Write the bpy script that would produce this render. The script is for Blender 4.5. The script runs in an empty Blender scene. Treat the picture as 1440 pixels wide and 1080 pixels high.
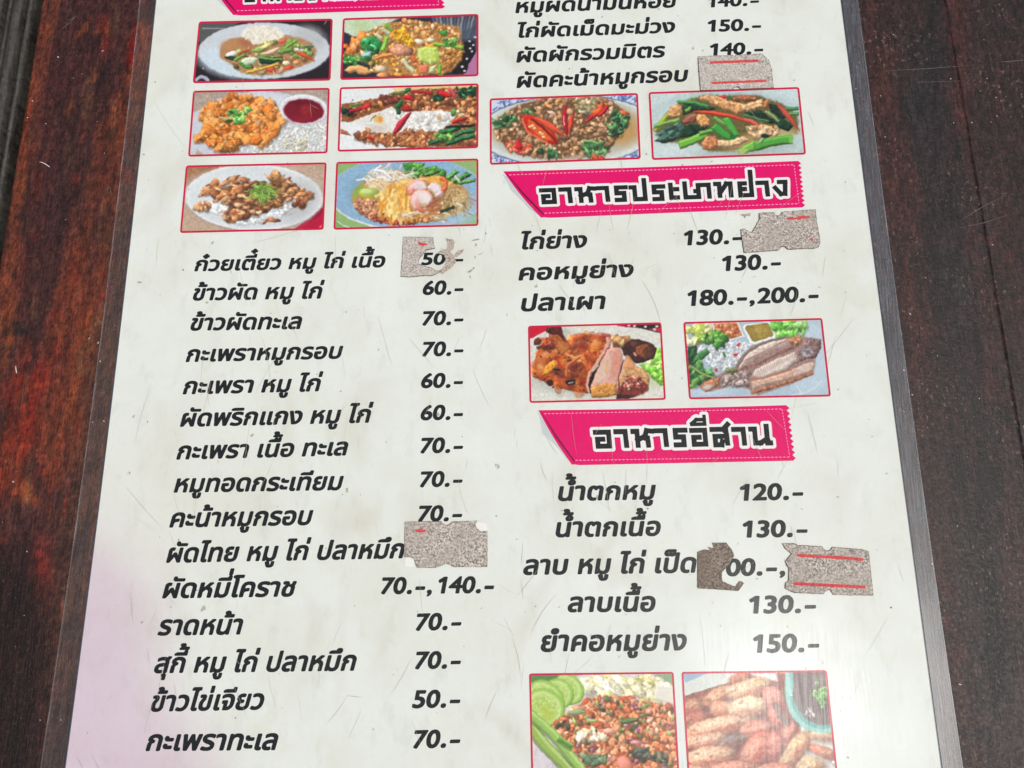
import bpy, bmesh, math, random
import numpy as np
from mathutils import Matrix, Vector
sc = bpy.context.scene
col = sc.collection
R = math.radians

# ---------------------------------------------------------------- camera (pose recovered from the vanishing points of the sheet)
F = 1087.0
r2 = np.array([-43., -4320., F]); r2 /= np.linalg.norm(r2)
r1 = np.array([37000., -640., -F]); r1 -= r2 * r1.dot(r2); r1 /= np.linalg.norm(r1)
r3 = np.cross(r1, r2)
RC = np.stack([r1, r2, r3], 1)                 # world -> camera (x right, y down, z forward)
DIST = 0.305
CAM = -(RC.T @ np.array([0, 0, DIST]))
def P(px, py):
    """pixel of the photograph -> point of the table plane"""
    d = RC.T @ np.array([px - 720., py - 540., F])
    t = -CAM[2] / d[2]
    return CAM[0] + d[0] * t, CAM[1] + d[1] * t
def PA(a):
    a = np.asarray(a, float)
    d = np.stack([a[:, 0] - 720., a[:, 1] - 540., np.full(len(a), F)], 1) @ RC
    t = -CAM[2] / d[:, 2]
    return np.stack([CAM[0] + d[:, 0] * t, CAM[1] + d[:, 1] * t], 1)
cd = bpy.data.cameras.new('camera'); cam = bpy.data.objects.new('camera', cd); col.objects.link(cam)
cd.sensor_width = 36; cd.lens = 36 * F / 1440; cd.clip_start = 0.01; cd.clip_end = 50
M3 = (np.diag([1, -1, -1]) @ RC).T
cam.matrix_world = Matrix.Translation(Vector(CAM)) @ Matrix(M3.tolist()).to_4x4()
sc.camera = cam

# ---------------------------------------------------------------- light: bright haze with a high soft sun mirrored low right in the plastic
SUNPX = (1105, 985)
g = np.array([*P(*SUNPX), 0.]); v = g - CAM; v /= np.linalg.norm(v)
sdir = Vector((v[0], v[1], -v[2])).normalized()
elev = math.asin(sdir.z); azim = math.atan2(sdir.x, sdir.y)
w = bpy.data.worlds.new('World'); sc.world = w; w.use_nodes = True
nt = w.node_tree; bg = nt.nodes['Background']
sky = nt.nodes.new('ShaderNodeTexSky'); sky.sky_type = 'NISHITA'; sky.sun_disc = False
sky.sun_elevation = elev; sky.sun_rotation = azim
sky.air_density = 1.0; sky.dust_density = 6.0; sky.ozone_density = 0.4
nt.links.new(sky.outputs[0], bg.inputs[0]); bg.inputs[1].default_value = 0.06
sl = bpy.data.lights.new('sun', 'SUN'); sl.energy = 2.0; sl.angle = R(9); sl.color = (1, .98, .95)
sun = bpy.data.objects.new('sun', sl); col.objects.link(sun)
sun.rotation_euler = sdir.to_track_quat('Z', 'Y').to_euler()
sc.view_settings.view_transform = 'Standard'; sc.view_settings.look = 'None'
sc.view_settings.exposure = 0.04; sc.view_settings.gamma = 1
sc.cycles.transparent_max_bounces = 12; sc.cycles.max_bounces = 4

# ---------------------------------------------------------------- helpers
def lin(c):
    c = np.asarray(c, float) / 255.
    return np.where(c <= .04045, c / 12.92, ((c + .055) / 1.055) ** 2.4)
def tag(o, label=None, cat=None, group=None, kind=None):
    for k, x in (('label', label), ('category', cat), ('group', group), ('kind', kind)):
        if x: o[k] = x
    return o
def mat(name):
    m = bpy.data.materials.new(name); m.use_nodes = True
    t = m.node_tree; return m, t, t.nodes['Principled BSDF']
def node(t, ty, **kw):
    n = t.nodes.new(ty)
    for k, x in kw.items():
        if k.startswith('i_'):
            k = k[2:]; n.inputs[int(k) if k.isdigit() else k.replace('_', ' ')].default_value = x
        else: setattr(n, k, x)
    return n
def mix(t, fac, a, b, blend='MIX'):
    n = node(t, 'ShaderNodeMix', data_type='RGBA', blend_type=blend, clamp_factor=True)
    for s, x in ((n.inputs['Factor'], fac), (n.inputs[6], a), (n.inputs[7], b)):
        if isinstance(x, (int, float)): s.default_value = x
        elif isinstance(x, tuple): s.default_value = x
        else: t.links.new(x, s)
    return n.outputs[2]
def ramp(t, x, p0, p1, v0=0., v1=1.):
    n = node(t, 'ShaderNodeMapRange'); n.clamp = True
    t.links.new(x, n.inputs[0])
    for i, q in enumerate((p0, p1, v0, v1)): n.inputs[i + 1].default_value = q
    return n.outputs[0]
def noise(t, scale, detail=3, rough=.55, stretch=(1, 1, 1), rot=0, off=(0, 0, 0), typ=None):
    tc = node(t, 'ShaderNodeTexCoord'); mp = node(t, 'ShaderNodeMapping')
    m0 = node(t, 'ShaderNodeMapping'); m0.inputs['Rotation'].default_value = (0, 0, rot); m0.inputs['Location'].default_value = off
    t.links.new(tc.outputs['Object'], m0.inputs[0]); t.links.new(m0.outputs[0], mp.inputs[0])
    mp.inputs['Scale'].default_value = stretch
    n = node(t, 'ShaderNodeTexNoise', i_Scale=scale, i_Detail=detail, i_Roughness=rough)
    t.links.new(mp.outputs[0], n.inputs['Vector']); return n.outputs['Fac']
def math_(t, op, a, b):
    n = node(t, 'ShaderNodeMath', operation=op)
    for i, x in enumerate((a, b)):
        if isinstance(x, (int, float)): n.inputs[i].default_value = x
        else: t.links.new(x, n.inputs[i])
    return n.outputs[0]
def link(o, parent=None):
    col.objects.link(o)
    if parent: o.parent = parent
    return o
def finish(name, me, m, parent=None, label=None):
    me.name = name
    me.materials.clear(); me.materials.append(m)
    o = link(bpy.data.objects.new(name, me), parent)
    if label: o['label'] = label
    return o
def fixn(me):
    bm = bmesh.new(); bm.from_mesh(me); bmesh.ops.remove_doubles(bm, verts=bm.verts, dist=1e-7)
    bmesh.ops.recalc_face_normals(bm, faces=bm.faces)
    if len(bm.faces) and sum(f.normal.z * f.calc_area() for f in bm.faces) < -1e-12 : bmesh.ops.reverse_faces(bm, faces=bm.faces)
    bm.to_mesh(me); bm.free()
def fillmesh(loops, z, thick=0.):
    """filled outline (photo pixels) laid on the table plane at height z, holes by even-odd"""
    c = bpy.data.curves.new('c', 'CURVE'); c.dimensions = '2D'; c.fill_mode = 'BOTH'; c.extrude = thick / 2
    for lp in loops:
        s = c.splines.new('POLY'); s.points.add(len(lp) - 1)
        a = np.zeros((len(lp), 4)); a[:, :2] = np.asarray(lp) * .01; a[:, 1] *= -1; a[:, 3] = 1
        s.points.foreach_set('co', a.ravel()); s.use_cyclic_u = True
    o = bpy.data.objects.new('c', c); me = bpy.data.meshes.new_from_object(o)
    bpy.data.objects.remove(o); bpy.data.curves.remove(c)
    n = len(me.vertices); co = np.zeros(n * 3); me.vertices.foreach_get('co', co); co = co.reshape(-1, 3)
    px = co[:, :2] * 100; px[:, 1] *= -1
    out = np.zeros((n, 3)); out[:, :2] = PA(px); out[:, 2] = z + (co[:, 2] + thick / 2 if thick else 0)
    me.vertices.foreach_set('co', out.ravel()); me.update()
    return me
def area(name, loops, z, m, parent, thick=0., label=None):
    me = fillmesh(loops, z, thick)
    if thick: fixn(me)
    return finish(name, me, m, parent, label)
def crop(x0, y0, s):
    return lambda pts: [(x0 + a / s, y0 + b / s) for a, b in pts]
def jag(pts, amp=.25, step=1.2, seed=0, keep=()):
    rg = random.Random(seed); out = []
    for i, a in enumerate(pts):
        b = pts[(i + 1) % len(pts)]; L = math.hypot(b[0] - a[0], b[1] - a[1]); k = max(1, int(L / step))
        for q in range(k):
            f = q / k; out.append((a[0] + (b[0] - a[0]) * f + rg.gauss(0, amp), a[1] + (b[1] - a[1]) * f + rg.gauss(0, amp)))
    return out
def strip(pts, wd):
    """constant width ribbon polygon along a polyline"""
    p = np.asarray(pts, float); d = np.gradient(p, axis=0); d /= np.linalg.norm(d, axis=1)[:, None] + 1e-9
    n = np.stack([-d[:, 1], d[:, 0]], 1); wd = np.asarray(wd) * np.ones(len(p)); h = n * wd[:, None] / 2
    return [tuple(x) for x in np.concatenate([p + h, (p - h)[::-1]])]

# ---------------------------------------------------------------- a small painter for the flat print (photographs of the dishes, wear of the wood)
class Paint:
    def __init__(s, x0, y0, x1, y1, res, ox, oy, sc_, seed=1, bg=(128, 128, 128)):
        s.x0, s.y0, s.res = x0, y0, res; s.ox, s.oy, s.s = ox, oy, sc_
        s.W = int((x1 - x0) * res) + 1; s.H = int((y1 - y0) * res) + 1
        s.a = np.zeros((s.H, s.W, 3)); s.a[:] = bg; s.rg = np.random.RandomState(seed)
        s.n1 = s.mk(5); s.n2 = s.mk(2); s.n3 = s.mk(14)
    def mk(s, cell):
        cell = max(1.5, cell * s.res / 2); gh, gw = int(s.H / cell) + 3, int(s.W / cell) + 3
        g = s.rg.rand(gh, gw); y = np.arange(s.H) / cell; x = np.arange(s.W) / cell
        yi, xi = y.astype(int), x.astype(int); fy = (y - yi)[:, None]; fx = (x - xi)[None]
        fy = fy * fy * (3 - 2 * fy); fx = fx * fx * (3 - 2 * fx)
        A = g[yi][:, xi]; B = g[yi][:, xi + 1]; C = g[yi + 1][:, xi]; D = g[yi + 1][:, xi + 1]
        return (A * (1 - fx) + B * fx) * (1 - fy) + (C * (1 - fx) + D * fx) * fy - .5
    def c(s, p):
        p = np.atleast_2d(np.asarray(p, float)); return ((s.ox + p[:, 0] / s.s) - s.x0) * s.res, ((s.oy + p[:, 1] / s.s) - s.y0) * s.res
    def k(s): return s.res / s.s
    def box(s, xa, ya, xb, yb):
        xa = max(0, int(xa) - 2); ya = max(0, int(ya) - 2); xb = min(s.W, int(xb) + 3); yb = min(s.H, int(yb) + 3)
        if xa >= xb or ya >= yb: return None
        Y, X = np.mgrid[ya:yb, xa:xb].astype(float); return xa, ya, xb, yb, X, Y
    def put(s, b, m, c):
        xa, ya, xb, yb = b[:4]; v = s.a[ya:yb, xa:xb]; v += (c - v) * m[..., None]
    def ell(s, x, y, rx, ry, ang=0, c=(255, 255, 255), shade=0., soft=1., wob=0., al=1., tex=0.):
        (cx,), (cy,) = s.c((x, y)); kk = s.k(); rx *= kk; ry *= kk; q = max(rx, ry) * 1.3 + soft
        b = s.box(cx - q, cy - q, cx + q, cy + q)
        if b is None: return
        X, Y = b[4] - cx, b[5] - cy; a = R(ang); u = X * math.cos(a) + Y * math.sin(a); v = -X * math.sin(a) + Y * math.cos(a)
        d = np.sqrt((u / rx) ** 2 + (v / ry) ** 2)
        if wob: 
            p = s.rg.rand(3) * 6.28; th = np.arctan2(v / ry, u / rx); d = d * (1 + wob * (np.sin(2 * th + p[0]) + .7 * np.sin(3 * th + p[1]) + .5 * np.sin(5 * th + p[2])))
        m = np.clip((1 - d) * min(rx, ry) / soft + .5, 0, 1) * al
        cc = np.zeros(m.shape + (3,)); cc[:] = c
        if shade:
            l = (-.45 * X - .75 * Y) / (min(rx, ry) + 1e-6); l = np.clip(l, -1, 1) * .55 - .55 * np.clip(d, 0, 1) ** 3 + .22
            cc = cc * (1 + shade * l)[..., None]
            cc += (np.clip(l - .35, 0, 1) * 80 * shade)[..., None]
        if tex: cc = cc * (1 + tex * (s.n2[b[1]:b[3], b[0]:b[2]] + s.n1[b[1]:b[3], b[0]:b[2]]))[..., None]
        s.put(b, m, cc)
    def poly(s, pts, c, shade=0., soft=1., al=1., tex=0., g=None, wob=0.):
        x, y = s.c(pts); b = s.box(x.min() - 3, y.min() - 3, x.max() + 3, y.max() + 3)
        if b is None: return
        X, Y = b[4], b[5]; ins = np.zeros(X.shape, bool); dm = np.full(X.shape, 1e9)
        if wob:
            X = X + wob * 6 * s.n1[b[1]:b[3], b[0]:b[2]]; Y = Y + wob * 6 * s.n1[::-1, ::-1][b[1]:b[3], b[0]:b[2]]
        n = len(x)
        for i in range(n):
            x1, y1, x2, y2 = x[i], y[i], x[(i + 1) % n], y[(i + 1) % n]
            if y1 != y2: ins ^= ((y1 > Y) != (y2 > Y)) & (X < (x2 - x1) * (Y - y1) / (y2 - y1) + x1)
            dx, dy = x2 - x1, y2 - y1; L = dx * dx + dy * dy + 1e-9; t = np.clip(((X - x1) * dx + (Y - y1) * dy) / L, 0, 1)
            dm = np.minimum(dm, np.hypot(X - x1 - t * dx, Y - y1 - t * dy))
        sd = np.where(ins, dm, -dm); m = np.clip(sd / soft + .5, 0, 1) * al
        cc = np.zeros(m.shape + (3,)); cc[:] = c
        if g is not None:
            f = ((Y - y.min()) / (y.max() - y.min() + 1e-6))[..., None]; cc = cc * (1 - f) + np.array(g, float) * f
        if shade:
            e = np.clip(sd / (5 * s.res / 2), 0, 1); gy, gx = np.gradient(np.clip(sd, 0, 6 * s.res / 2)); l = (gx * .5 + gy * .8)
            cc = cc * (1 + shade * (.5 * l + .35 * e - .3))[..., None]
        if tex: cc = cc * (1 + tex * (s.n2 + s.n1)[b[1]:b[3], b[0]:b[2]])[..., None]
        s.put(b, m, cc)
    def line(s, pts, wd, c, al=1., taper=False, shade=0., tex=0.):
        p = np.asarray(pts, float)
        if len(p) > 2:
            t = np.linspace(0, len(p) - 1, len(p) * 4); p = np.stack([np.interp(t, range(len(p)), p[:, i]) for i in (0, 1)], 1)
            q = p.copy(); q[1:-1] = (p[:-2] + 2 * p[1:-1] + p[2:]) / 4; p = q
        W_ = np.full(len(p), float(wd))
        if taper: W_ *= np.sin(np.linspace(.35, math.pi - .15, len(p))) 
        s.poly(strip(p, W_), c, al=al, shade=shade, tex=tex)
    def scat(s, n, reg, size, pal, asp=.6, ang=None, shade=.8, wob=.12, al=1., shadow=.35):
        n = int(n * 1.25); size = (size[0] * .85, size[1] * .85); shade *= .62; shadow *= .7; wob *= 1.25
        reg = np.asarray(reg, float); x0, y0 = reg.min(0); x1, y1 = reg.max(0); k = 0; pts = []
        while len(pts) < n and k < n * 30:
            k += 1; x = x0 + s.rg.rand() * (x1 - x0); y = y0 + s.rg.rand() * (y1 - y0); ins = False
            for i in range(len(reg)):
                (a, b_), (c_, d) = reg[i - 1], reg[i]
                if (b_ > y) != (d > y) and x < (c_ - a) * (y - b_) / (d - b_) + a: ins = not ins
            if ins: pts.append((x, y))
        pts.sort(key=lambda q: q[1] + s.rg.rand() * 60)
        for x, y in pts:
            r = size[0] + s.rg.rand() ** 1.6 * (size[1] - size[0]); a = s.rg.rand() * 180 if ang is None else ang[0] + s.rg.rand() * (ang[1] - ang[0])
            c = np.array(pal[s.rg.randint(len(pal))], float) * (.85 + .3 * s.rg.rand())
            if shadow: s.ell(x + r * .15, y + r * .35, r * 1.08, r * asp * 1.15, a, c * .35, al=shadow, soft=2.)
            s.ell(x, y, r, r * asp * (.8 + .4 * s.rg.rand()), a, c, shade=shade, wob=wob, al=al, tex=.2)
    def fibres(s, n, reg, ln, wd, pal, ang=(0, 180), curl=.3, al=.9):
        reg = np.asarray(reg, float); x0, y0 = reg.min(0); x1, y1 = reg.max(0); cx, cy = (x0 + x1) / 2, (y0 + y1) / 2
        for _ in range(n):
            a = s.rg.rand() * 6.28; q = math.sqrt(s.rg.rand()); x = cx + q * math.cos(a) * (x1 - x0) / 2; y = cy + q * math.sin(a) * (y1 - y0) / 2
            t = R(ang[0] + s.rg.rand() * (ang[1] - ang[0])); L = ln * (.5 + s.rg.rand()); k = (s.rg.rand() - .5) * 2 * curl; pp = []
            for i in range(5): pp.append((x, y)); x += math.cos(t) * L / 5; y += math.sin(t) * L / 5; t += k
            s.line(pp, wd * (.7 + .6 * s.rg.rand()), np.array(pal[s.rg.randint(len(pal))]) * (.88 + .24 * s.rg.rand()), al=al)
    def warp(s, amp):
        Y, X = np.mgrid[0:s.H, 0:s.W].astype(float); A, B, C = s.mk(9), s.mk(9), s.mk(4) * .35
        yy_ = np.clip(Y + (A * 1.3 + C) * amp * 2 * s.res, 0, s.H - 1).round().astype(int); xx_ = np.clip(X + (B * 1.3 + C[::-1]) * amp * 2 * s.res, 0, s.W - 1).round().astype(int)
        s.a = s.a[yy_, xx_]
    def grain(s, amt=.06):
        s.a *= (1 + amt * (s.n2 + s.n1 * .8))[..., None]
    def blur(s):
        a = np.pad(s.a, ((1, 1), (1, 1), (0, 0)), 'edge'); s.a = (a[1:-1, 1:-1] * 2 + a[:-2, 1:-1] + a[2:, 1:-1] + a[1:-1, :-2] + a[1:-1, 2:]) / 6
    def sample(s, px):
        x = np.clip((px[:, 0] - s.x0) * s.res, 0, s.W - 1.001); y = np.clip((px[:, 1] - s.y0) * s.res, 0, s.H - 1.001)
        xi, yi = x.astype(int), y.astype(int); fx, fy = (x - xi)[:, None], (y - yi)[:, None]
        a = s.a; v = (a[yi, xi] * (1 - fx) + a[yi, xi + 1] * fx) * (1 - fy) + (a[yi + 1, xi] * (1 - fx) + a[yi + 1, xi + 1] * fx) * fy
        return lin(np.clip(v, 2, 250))
def gridmesh(name, px, nu, nv, z, cols, m, parent=None, label=None):
    """a regular sheet of vertices; px = their places, cols = print colour at each"""
    me = bpy.data.meshes.new(name); n = nu * nv; me.vertices.add(n)
    co = np.zeros((n, 3)); co[:, :2] = PA(px); co[:, 2] = z; me.vertices.foreach_set('co', co.ravel())
    j, i = np.mgrid[0:nv - 1, 0:nu - 1]; a = (j * nu + i).ravel(); q = np.stack([a + nu, a + nu + 1, a + 1, a], 1)
    me.loops.add(q.size); me.polygons.add(len(q)); me.loops.foreach_set('vertex_index', q.ravel())
    me.polygons.foreach_set('loop_start', np.arange(len(q)) * 4); me.update(calc_edges=True)
    at = me.color_attributes.new('print', 'FLOAT_COLOR', 'POINT'); c4 = np.ones((n, 4)); c4[:, :3] = cols; at.data.foreach_set('color', c4.ravel())
    return finish(name, me, m, parent, label)
def quadpts(q, nu, nv):
    (a, b, c, d) = [np.array(x, float) for x in q]; v, u = np.mgrid[0:1:nv * 1j, 0:1:nu * 1j]; u = u.ravel()[:, None]; v = v.ravel()[:, None]
    return (a * (1 - u) + b * u) * (1 - v) + (d * (1 - u) + c * u) * v

# ---------------------------------------------------------------- materials
def ink_mat(name, rgb, rough=.6, var=.25, scale=900):
    m, t, b = mat(name); c = tuple(lin(rgb)) + (1,)
    f = noise(t, scale, 3); f2 = noise(t, 60, 4)
    o = mix(t, ramp(t, f, .35, .7, 0, var), c, tuple(min(1, x * 1.7 + .02) for x in c[:3]) + (1,))
    o = mix(t, ramp(t, f2, .4, .75, 0, var), o, tuple(min(1, x * 1.5 + .015) for x in c[:3]) + (1,))
    t.links.new(o, b.inputs['Base Color']); b.inputs['Roughness'].default_value = rough; b.inputs['Specular IOR Level'].default_value = .15
    return m
BLACK = ink_mat('black_print', (26, 30, 34), var=.12)
PINK = ink_mat('magenta_print', (226, 0, 104), var=.06, scale=300)
PINK_D = ink_mat('dark_magenta_print', (120, 10, 60), var=.1)
WHITE = ink_mat('white_print', (238, 236, 236), var=.05)
RED = ink_mat('red_print', (198, 26, 66), var=.15)
STITCH = ink_mat('pale_pink_print', (255, 170, 205), var=.1)
FOLD = ink_mat('grey_print', (196, 202, 206), var=.1)
STRIPE = ink_mat('faded_red_print', (184, 66, 68), var=.9, scale=1500)
def attr_mat(name, rough=.6, spec=.15):
    m, t, b = mat(name); a = node(t, 'ShaderNodeAttribute', attribute_name='print'); f = noise(t, 1600, 2)
    o = mix(t, ramp(t, f, .3, .7, 0, .10), a.outputs['Color'], (.9, .9, .9, 1), 'MULTIPLY')
    t.links.new(o, b.inputs['Base Color']); b.inputs['Roughness'].default_value = rough; b.inputs['Specular IOR Level'].default_value = spec
    return m
PHOTO = attr_mat('printed_photograph')
# paper: off-white print with blotches
PAPER, t, b = mat('worn_menu_paper')
a = node(t, 'ShaderNodeAttribute', attribute_name='print').outputs['Color']
f = noise(t, 28, 6, .62, off=(3, 1, 0)); o = mix(t, ramp(t, f, .45, .72, 0, .65), a, (.90, .875, .81, 1), 'MULTIPLY')
f = noise(t, 75, 5, .7, stretch=(1.6, .7, 1)); o = mix(t, ramp(t, f, .54, .78, 0, .7), o, (.82, .82, .79, 1), 'MULTIPLY')
f = noise(t, 600, 3, .6); o = mix(t, ramp(t, f, .3, .75, 0, .35), o, (.92, .93, .92, 1), 'MULTIPLY')
f = noise(t, 230, 2, .5, off=(5, 2, 0)); o = mix(t, ramp(t, f, .735, .77, 0, .8), o, (.5, .42, .36, 1), 'MULTIPLY')
t.links.new(o, b.inputs['Base Color']); b.inputs['Roughness'].default_value = .7; b.inputs['Specular IOR Level'].default_value = .1
# lamination film: clear, scratched, slightly milky
def film_mat(name, milk, milkcol, rough=.22, gloss=.3):
    m, t, b = mat(name); t.nodes.remove(b); out = t.nodes['Material Output']
    tr = node(t, 'ShaderNodeBsdfTransparent'); tr.inputs[0].default_value = (.995, 1., .995, 1)
    gl = node(t, 'ShaderNodeBsdfGlossy'); gl.inputs['Color'].default_value = (1, 1, 1, 1)
    df = node(t, 'ShaderNodeBsdfDiffuse'); df.inputs[0].default_value = milkcol
    sc1 = ramp(t, noise(t, 1, 2, .5, stretch=(900, 14, 1), rot=.10), .70, .76)
    sc2 = ramp(t, noise(t, 1, 2, .5, stretch=(700, 16, 1), rot=-.42, off=(.3, 0, 0)), .72, .78)
    sc3 = ramp(t, noise(t, 1, 2, .5, stretch=(16, 800, 1), rot=.55, off=(.1, .4, 0)), .73, .78)
    big = ramp(t, noise(t, 9, 3, .5), .35, .65)
    s = math_(t, 'MAXIMUM', math_(t, 'MAXIMUM', sc1, sc2), sc3); s = math_(t, 'MULTIPLY', s, math_(t, 'ADD', math_(t, 'MULTIPLY', big, .8), .2))
    fine = ramp(t, noise(t, 1, 4, .6, stretch=(1600, 60, 1), rot=.05), .45, .7)
    fr = node(t, 'ShaderNodeFresnel', i_IOR=1.45)
    bp = node(t, 'ShaderNodeBump', i_Strength=.35, i_Distance=.0002)
    hh = math_(t, 'ADD', math_(t, 'MULTIPLY', noise(t, 22, 1, .5), 6.), math_(t, 'MULTIPLY', noise(t, 1, 2, .6, stretch=(1600, 60, 1)), .2))
    t.links.new(hh, bp.inputs['Height']); t.links.new(bp.outputs[0], gl.inputs['Normal'])
    t.links.new(math_(t, 'ADD', math_(t, 'MULTIPLY', fine, .09), rough), gl.inputs['Roughness'])
    m1 = node(t, 'ShaderNodeMixShader'); front = math_(t, 'SUBTRACT', 1., node(t, 'ShaderNodeNewGeometry').outputs['Backfacing'])
    t.links.new(math_(t, 'MULTIPLY', math_(t, 'MULTIPLY', fr.outputs[0], gloss), front), m1.inputs[0]); t.links.new(tr.outputs[0], m1.inputs[1]); t.links.new(gl.outputs[0], m1.inputs[2])
    m2 = node(t, 'ShaderNodeMixShader'); k = math_(t, 'ADD', math_(t, 'MULTIPLY', s, .035), math_(t, 'MULTIPLY', fine, milk)); k = math_(t, 'ADD', k, milk * .5)
    t.links.new(math_(t, 'MULTIPLY', k, front), m2.inputs[0]); t.links.new(m1.outputs[0], m2.inputs[1]); t.links.new(df.outputs[0], m2.inputs[2])
    t.links.new(m2.outputs[0], out.inputs['Surface']); return m
FILM = film_mat('scratched_clear_plastic', .006, (.7, .7, .7, 1), .20, .22)
MARGIN = film_mat('sealed_plastic_margin', .13, (.54, .65, .76, 1), .24, 1.)  # blue-grey milk paints the sky reflection seen along the right margin
MARGIN_L = film_mat('sealed_plastic_margin_left', .05, (.62, .60, .58, 1), .25, .6)
RIM = film_mat('plastic_cut_edge', .32, (.55, .55, .56, 1), .3)  # paler milk paints the light caught along the cut edge
SEAM, t, b = mat('dark_seal_line'); b.inputs['Base Color'].default_value = (.07, .085, .12, 1); b.inputs['Roughness'].default_value = .4  # thin dark blue seal line beside the paper
# wood
def wood_mat(name, dark, flecks):
    m, t, b = mat(name); a = node(t, 'ShaderNodeAttribute', attribute_name='print').outputs['Color']
    g6 = noise(t, 330, 5, .78, stretch=(1.3, .75, 1), off=(4, 4, 0)); g1 = noise(t, 1, 6, .65, stretch=(300, 40, 1)); g2 = noise(t, 1, 5, .65, stretch=(1500, 90, 1)); g3 = noise(t, 40, 5, .6); g4 = noise(t, 700, 4, .7)
    a = mix(t, 1., a, (1.75, 1.75, 1.75, 1), 'MULTIPLY')
    o = mix(t, ramp(t, g1, .35, .62, .75, 0), a, (.40, .37, .37, 1), 'MULTIPLY')
    o = mix(t, ramp(t, g2, .38, .60, .65, 0), o, (.35, .33, .33, 1), 'MULTIPLY')
    o = mix(t, ramp(t, g3, .5, .75, 0, .6), o, (1.6, 1.25, 1.1, 1), 'MULTIPLY')
    g5 = noise(t, 1, 4, .75, stretch=(1300, 420, 1), off=(1, 1, 0)); o = mix(t, ramp(t, g5, .36, .5, .7, 0), o, (.3, .28, .28, 1), 'MULTIPLY')
    o = mix(t, ramp(t, g4, .58, .75, 0, .45), o, (.17, .125, .10, 1))
    o = mix(t, ramp(t, g6, .42, .56, .75, 0), o, (.36, .33, .32, 1), 'MULTIPLY'); o = mix(t, ramp(t, g6, .58, .74, 0, .5), o, (1.7, 1.45, 1.3, 1), 'MULTIPLY')
    if flecks:
        cr = noise(t, 1, 4, .7, stretch=(520, 170, 1), off=(6, 2, 0)); o = mix(t, ramp(t, cr, .38, .44, .9, 0), o, (.008, .007, .007, 1))
        f = math_(t, 'MULTIPLY', ramp(t, noise(t, 1, 3, .6, stretch=(700, 420, 1)), .60, .66), ramp(t, noise(t, 22, 3), .46, .60))
        o = mix(t, math_(t, 'MULTIPLY', f, .5), o, (.30, .19, .13, 1))
    sp = ramp(t, noise(t, 520, 1, .4, off=(1, 7, 0)), .79, .81); o = mix(t, sp, o, (.5, .45, .4, 1))
    t.links.new(o, b.inputs['Base Color'])
    t.links.new(ramp(t, g4, .3, .7, .36, .62), b.inputs['Roughness']); b.inputs['Specular IOR Level'].default_value = .35
    bp = node(t, 'ShaderNodeBump', i_Strength=.6, i_Distance=.0004)
    h = math_(t, 'ADD', math_(t, 'ADD', g1, math_(t, 'MULTIPLY', g4, .7)), math_(t, 'MULTIPLY', g2, .5))
    t.links.new(h, bp.inputs['Height']); t.links.new(bp.outputs[0], b.inputs['Normal'])
    return m
WOOD_L = wood_mat('red_brown_varnished_wood', 0, False)
WOOD_R = wood_mat('worn_dark_wood', 0, True)
GROOVE, t, b = mat('weathered_grey_wood')
g1 = noise(t, 1, 5, .7, stretch=(700, 60, 1)); g2 = noise(t, 500, 5, .75)
o = mix(t, ramp(t, g1, .35, .65), (.02, .019, .017, 1), (.085, .08, .07, 1)); o = mix(t, ramp(t, g2, .52, .7, 0, .7), o, (.13, .12, .10, 1)); o = mix(t, ramp(t, g2, .34, .46, .8, 0), o, (.012, .011, .01, 1))
t.links.new(o, b.inputs['Base Color']); b.inputs['Roughness'].default_value = .5
bp = node(t, 'ShaderNodeBump', i_Strength=.5, i_Distance=.0004); t.links.new(g2, bp.inputs['Height']); t.links.new(bp.outputs[0], b.inputs['Normal'])
def sticker_mat(name, a_, b_, c_):
    m, t, b = mat(name)
    n1 = noise(t, 1500, 2, .6); n2 = noise(t, 110, 4, .6); n3 = noise(t, 800, 3, .7, off=(2, 2, 0))
    o = mix(t, ramp(t, n1, .36, .63), tuple(lin(a_)) + (1,), tuple(lin(b_)) + (1,))
    o = mix(t, ramp(t, n2, .38, .62, 0, .6), o, tuple(lin(c_)) + (1,))
    o = mix(t, ramp(t, n3, .56, .66, 0, .55), o, tuple(lin((84, 78, 74))) + (1,))
    t.links.new(o, b.inputs['Base Color']); b.inputs['Roughness'].default_value = .8; b.inputs['Specular IOR Level'].default_value = .2
    bp = node(t, 'ShaderNodeBump', i_Strength=.4, i_Distance=.0002); t.links.new(n1, bp.inputs['Height']); t.links.new(bp.outputs[0], b.inputs['Normal'])
    return m
STK = sticker_mat('grimy_paper_sticker', (122, 114, 106), (226, 218, 208), (176, 168, 158))
STK_L = sticker_mat('pale_grimy_paper_sticker', (150, 144, 136), (222, 216, 208), (196, 188, 178))
STK_D = sticker_mat('brown_torn_sticker', (92, 82, 74), (168, 156, 142), (126, 112, 100))
STK_E = ink_mat('grimy_sticker_edge', (96, 88, 82), var=.4)
TORN = ink_mat('torn_white_paper', (236, 236, 230), var=.1)
RESID = sticker_mat('glue_residue', (150, 138, 126), (214, 204, 192), (180, 168, 156))
SCRATCH = ink_mat('pale_scratch', (98, 84, 80), var=.6)
CRUMB = ink_mat('pale_crumb', (226, 220, 208), var=.2)

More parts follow.
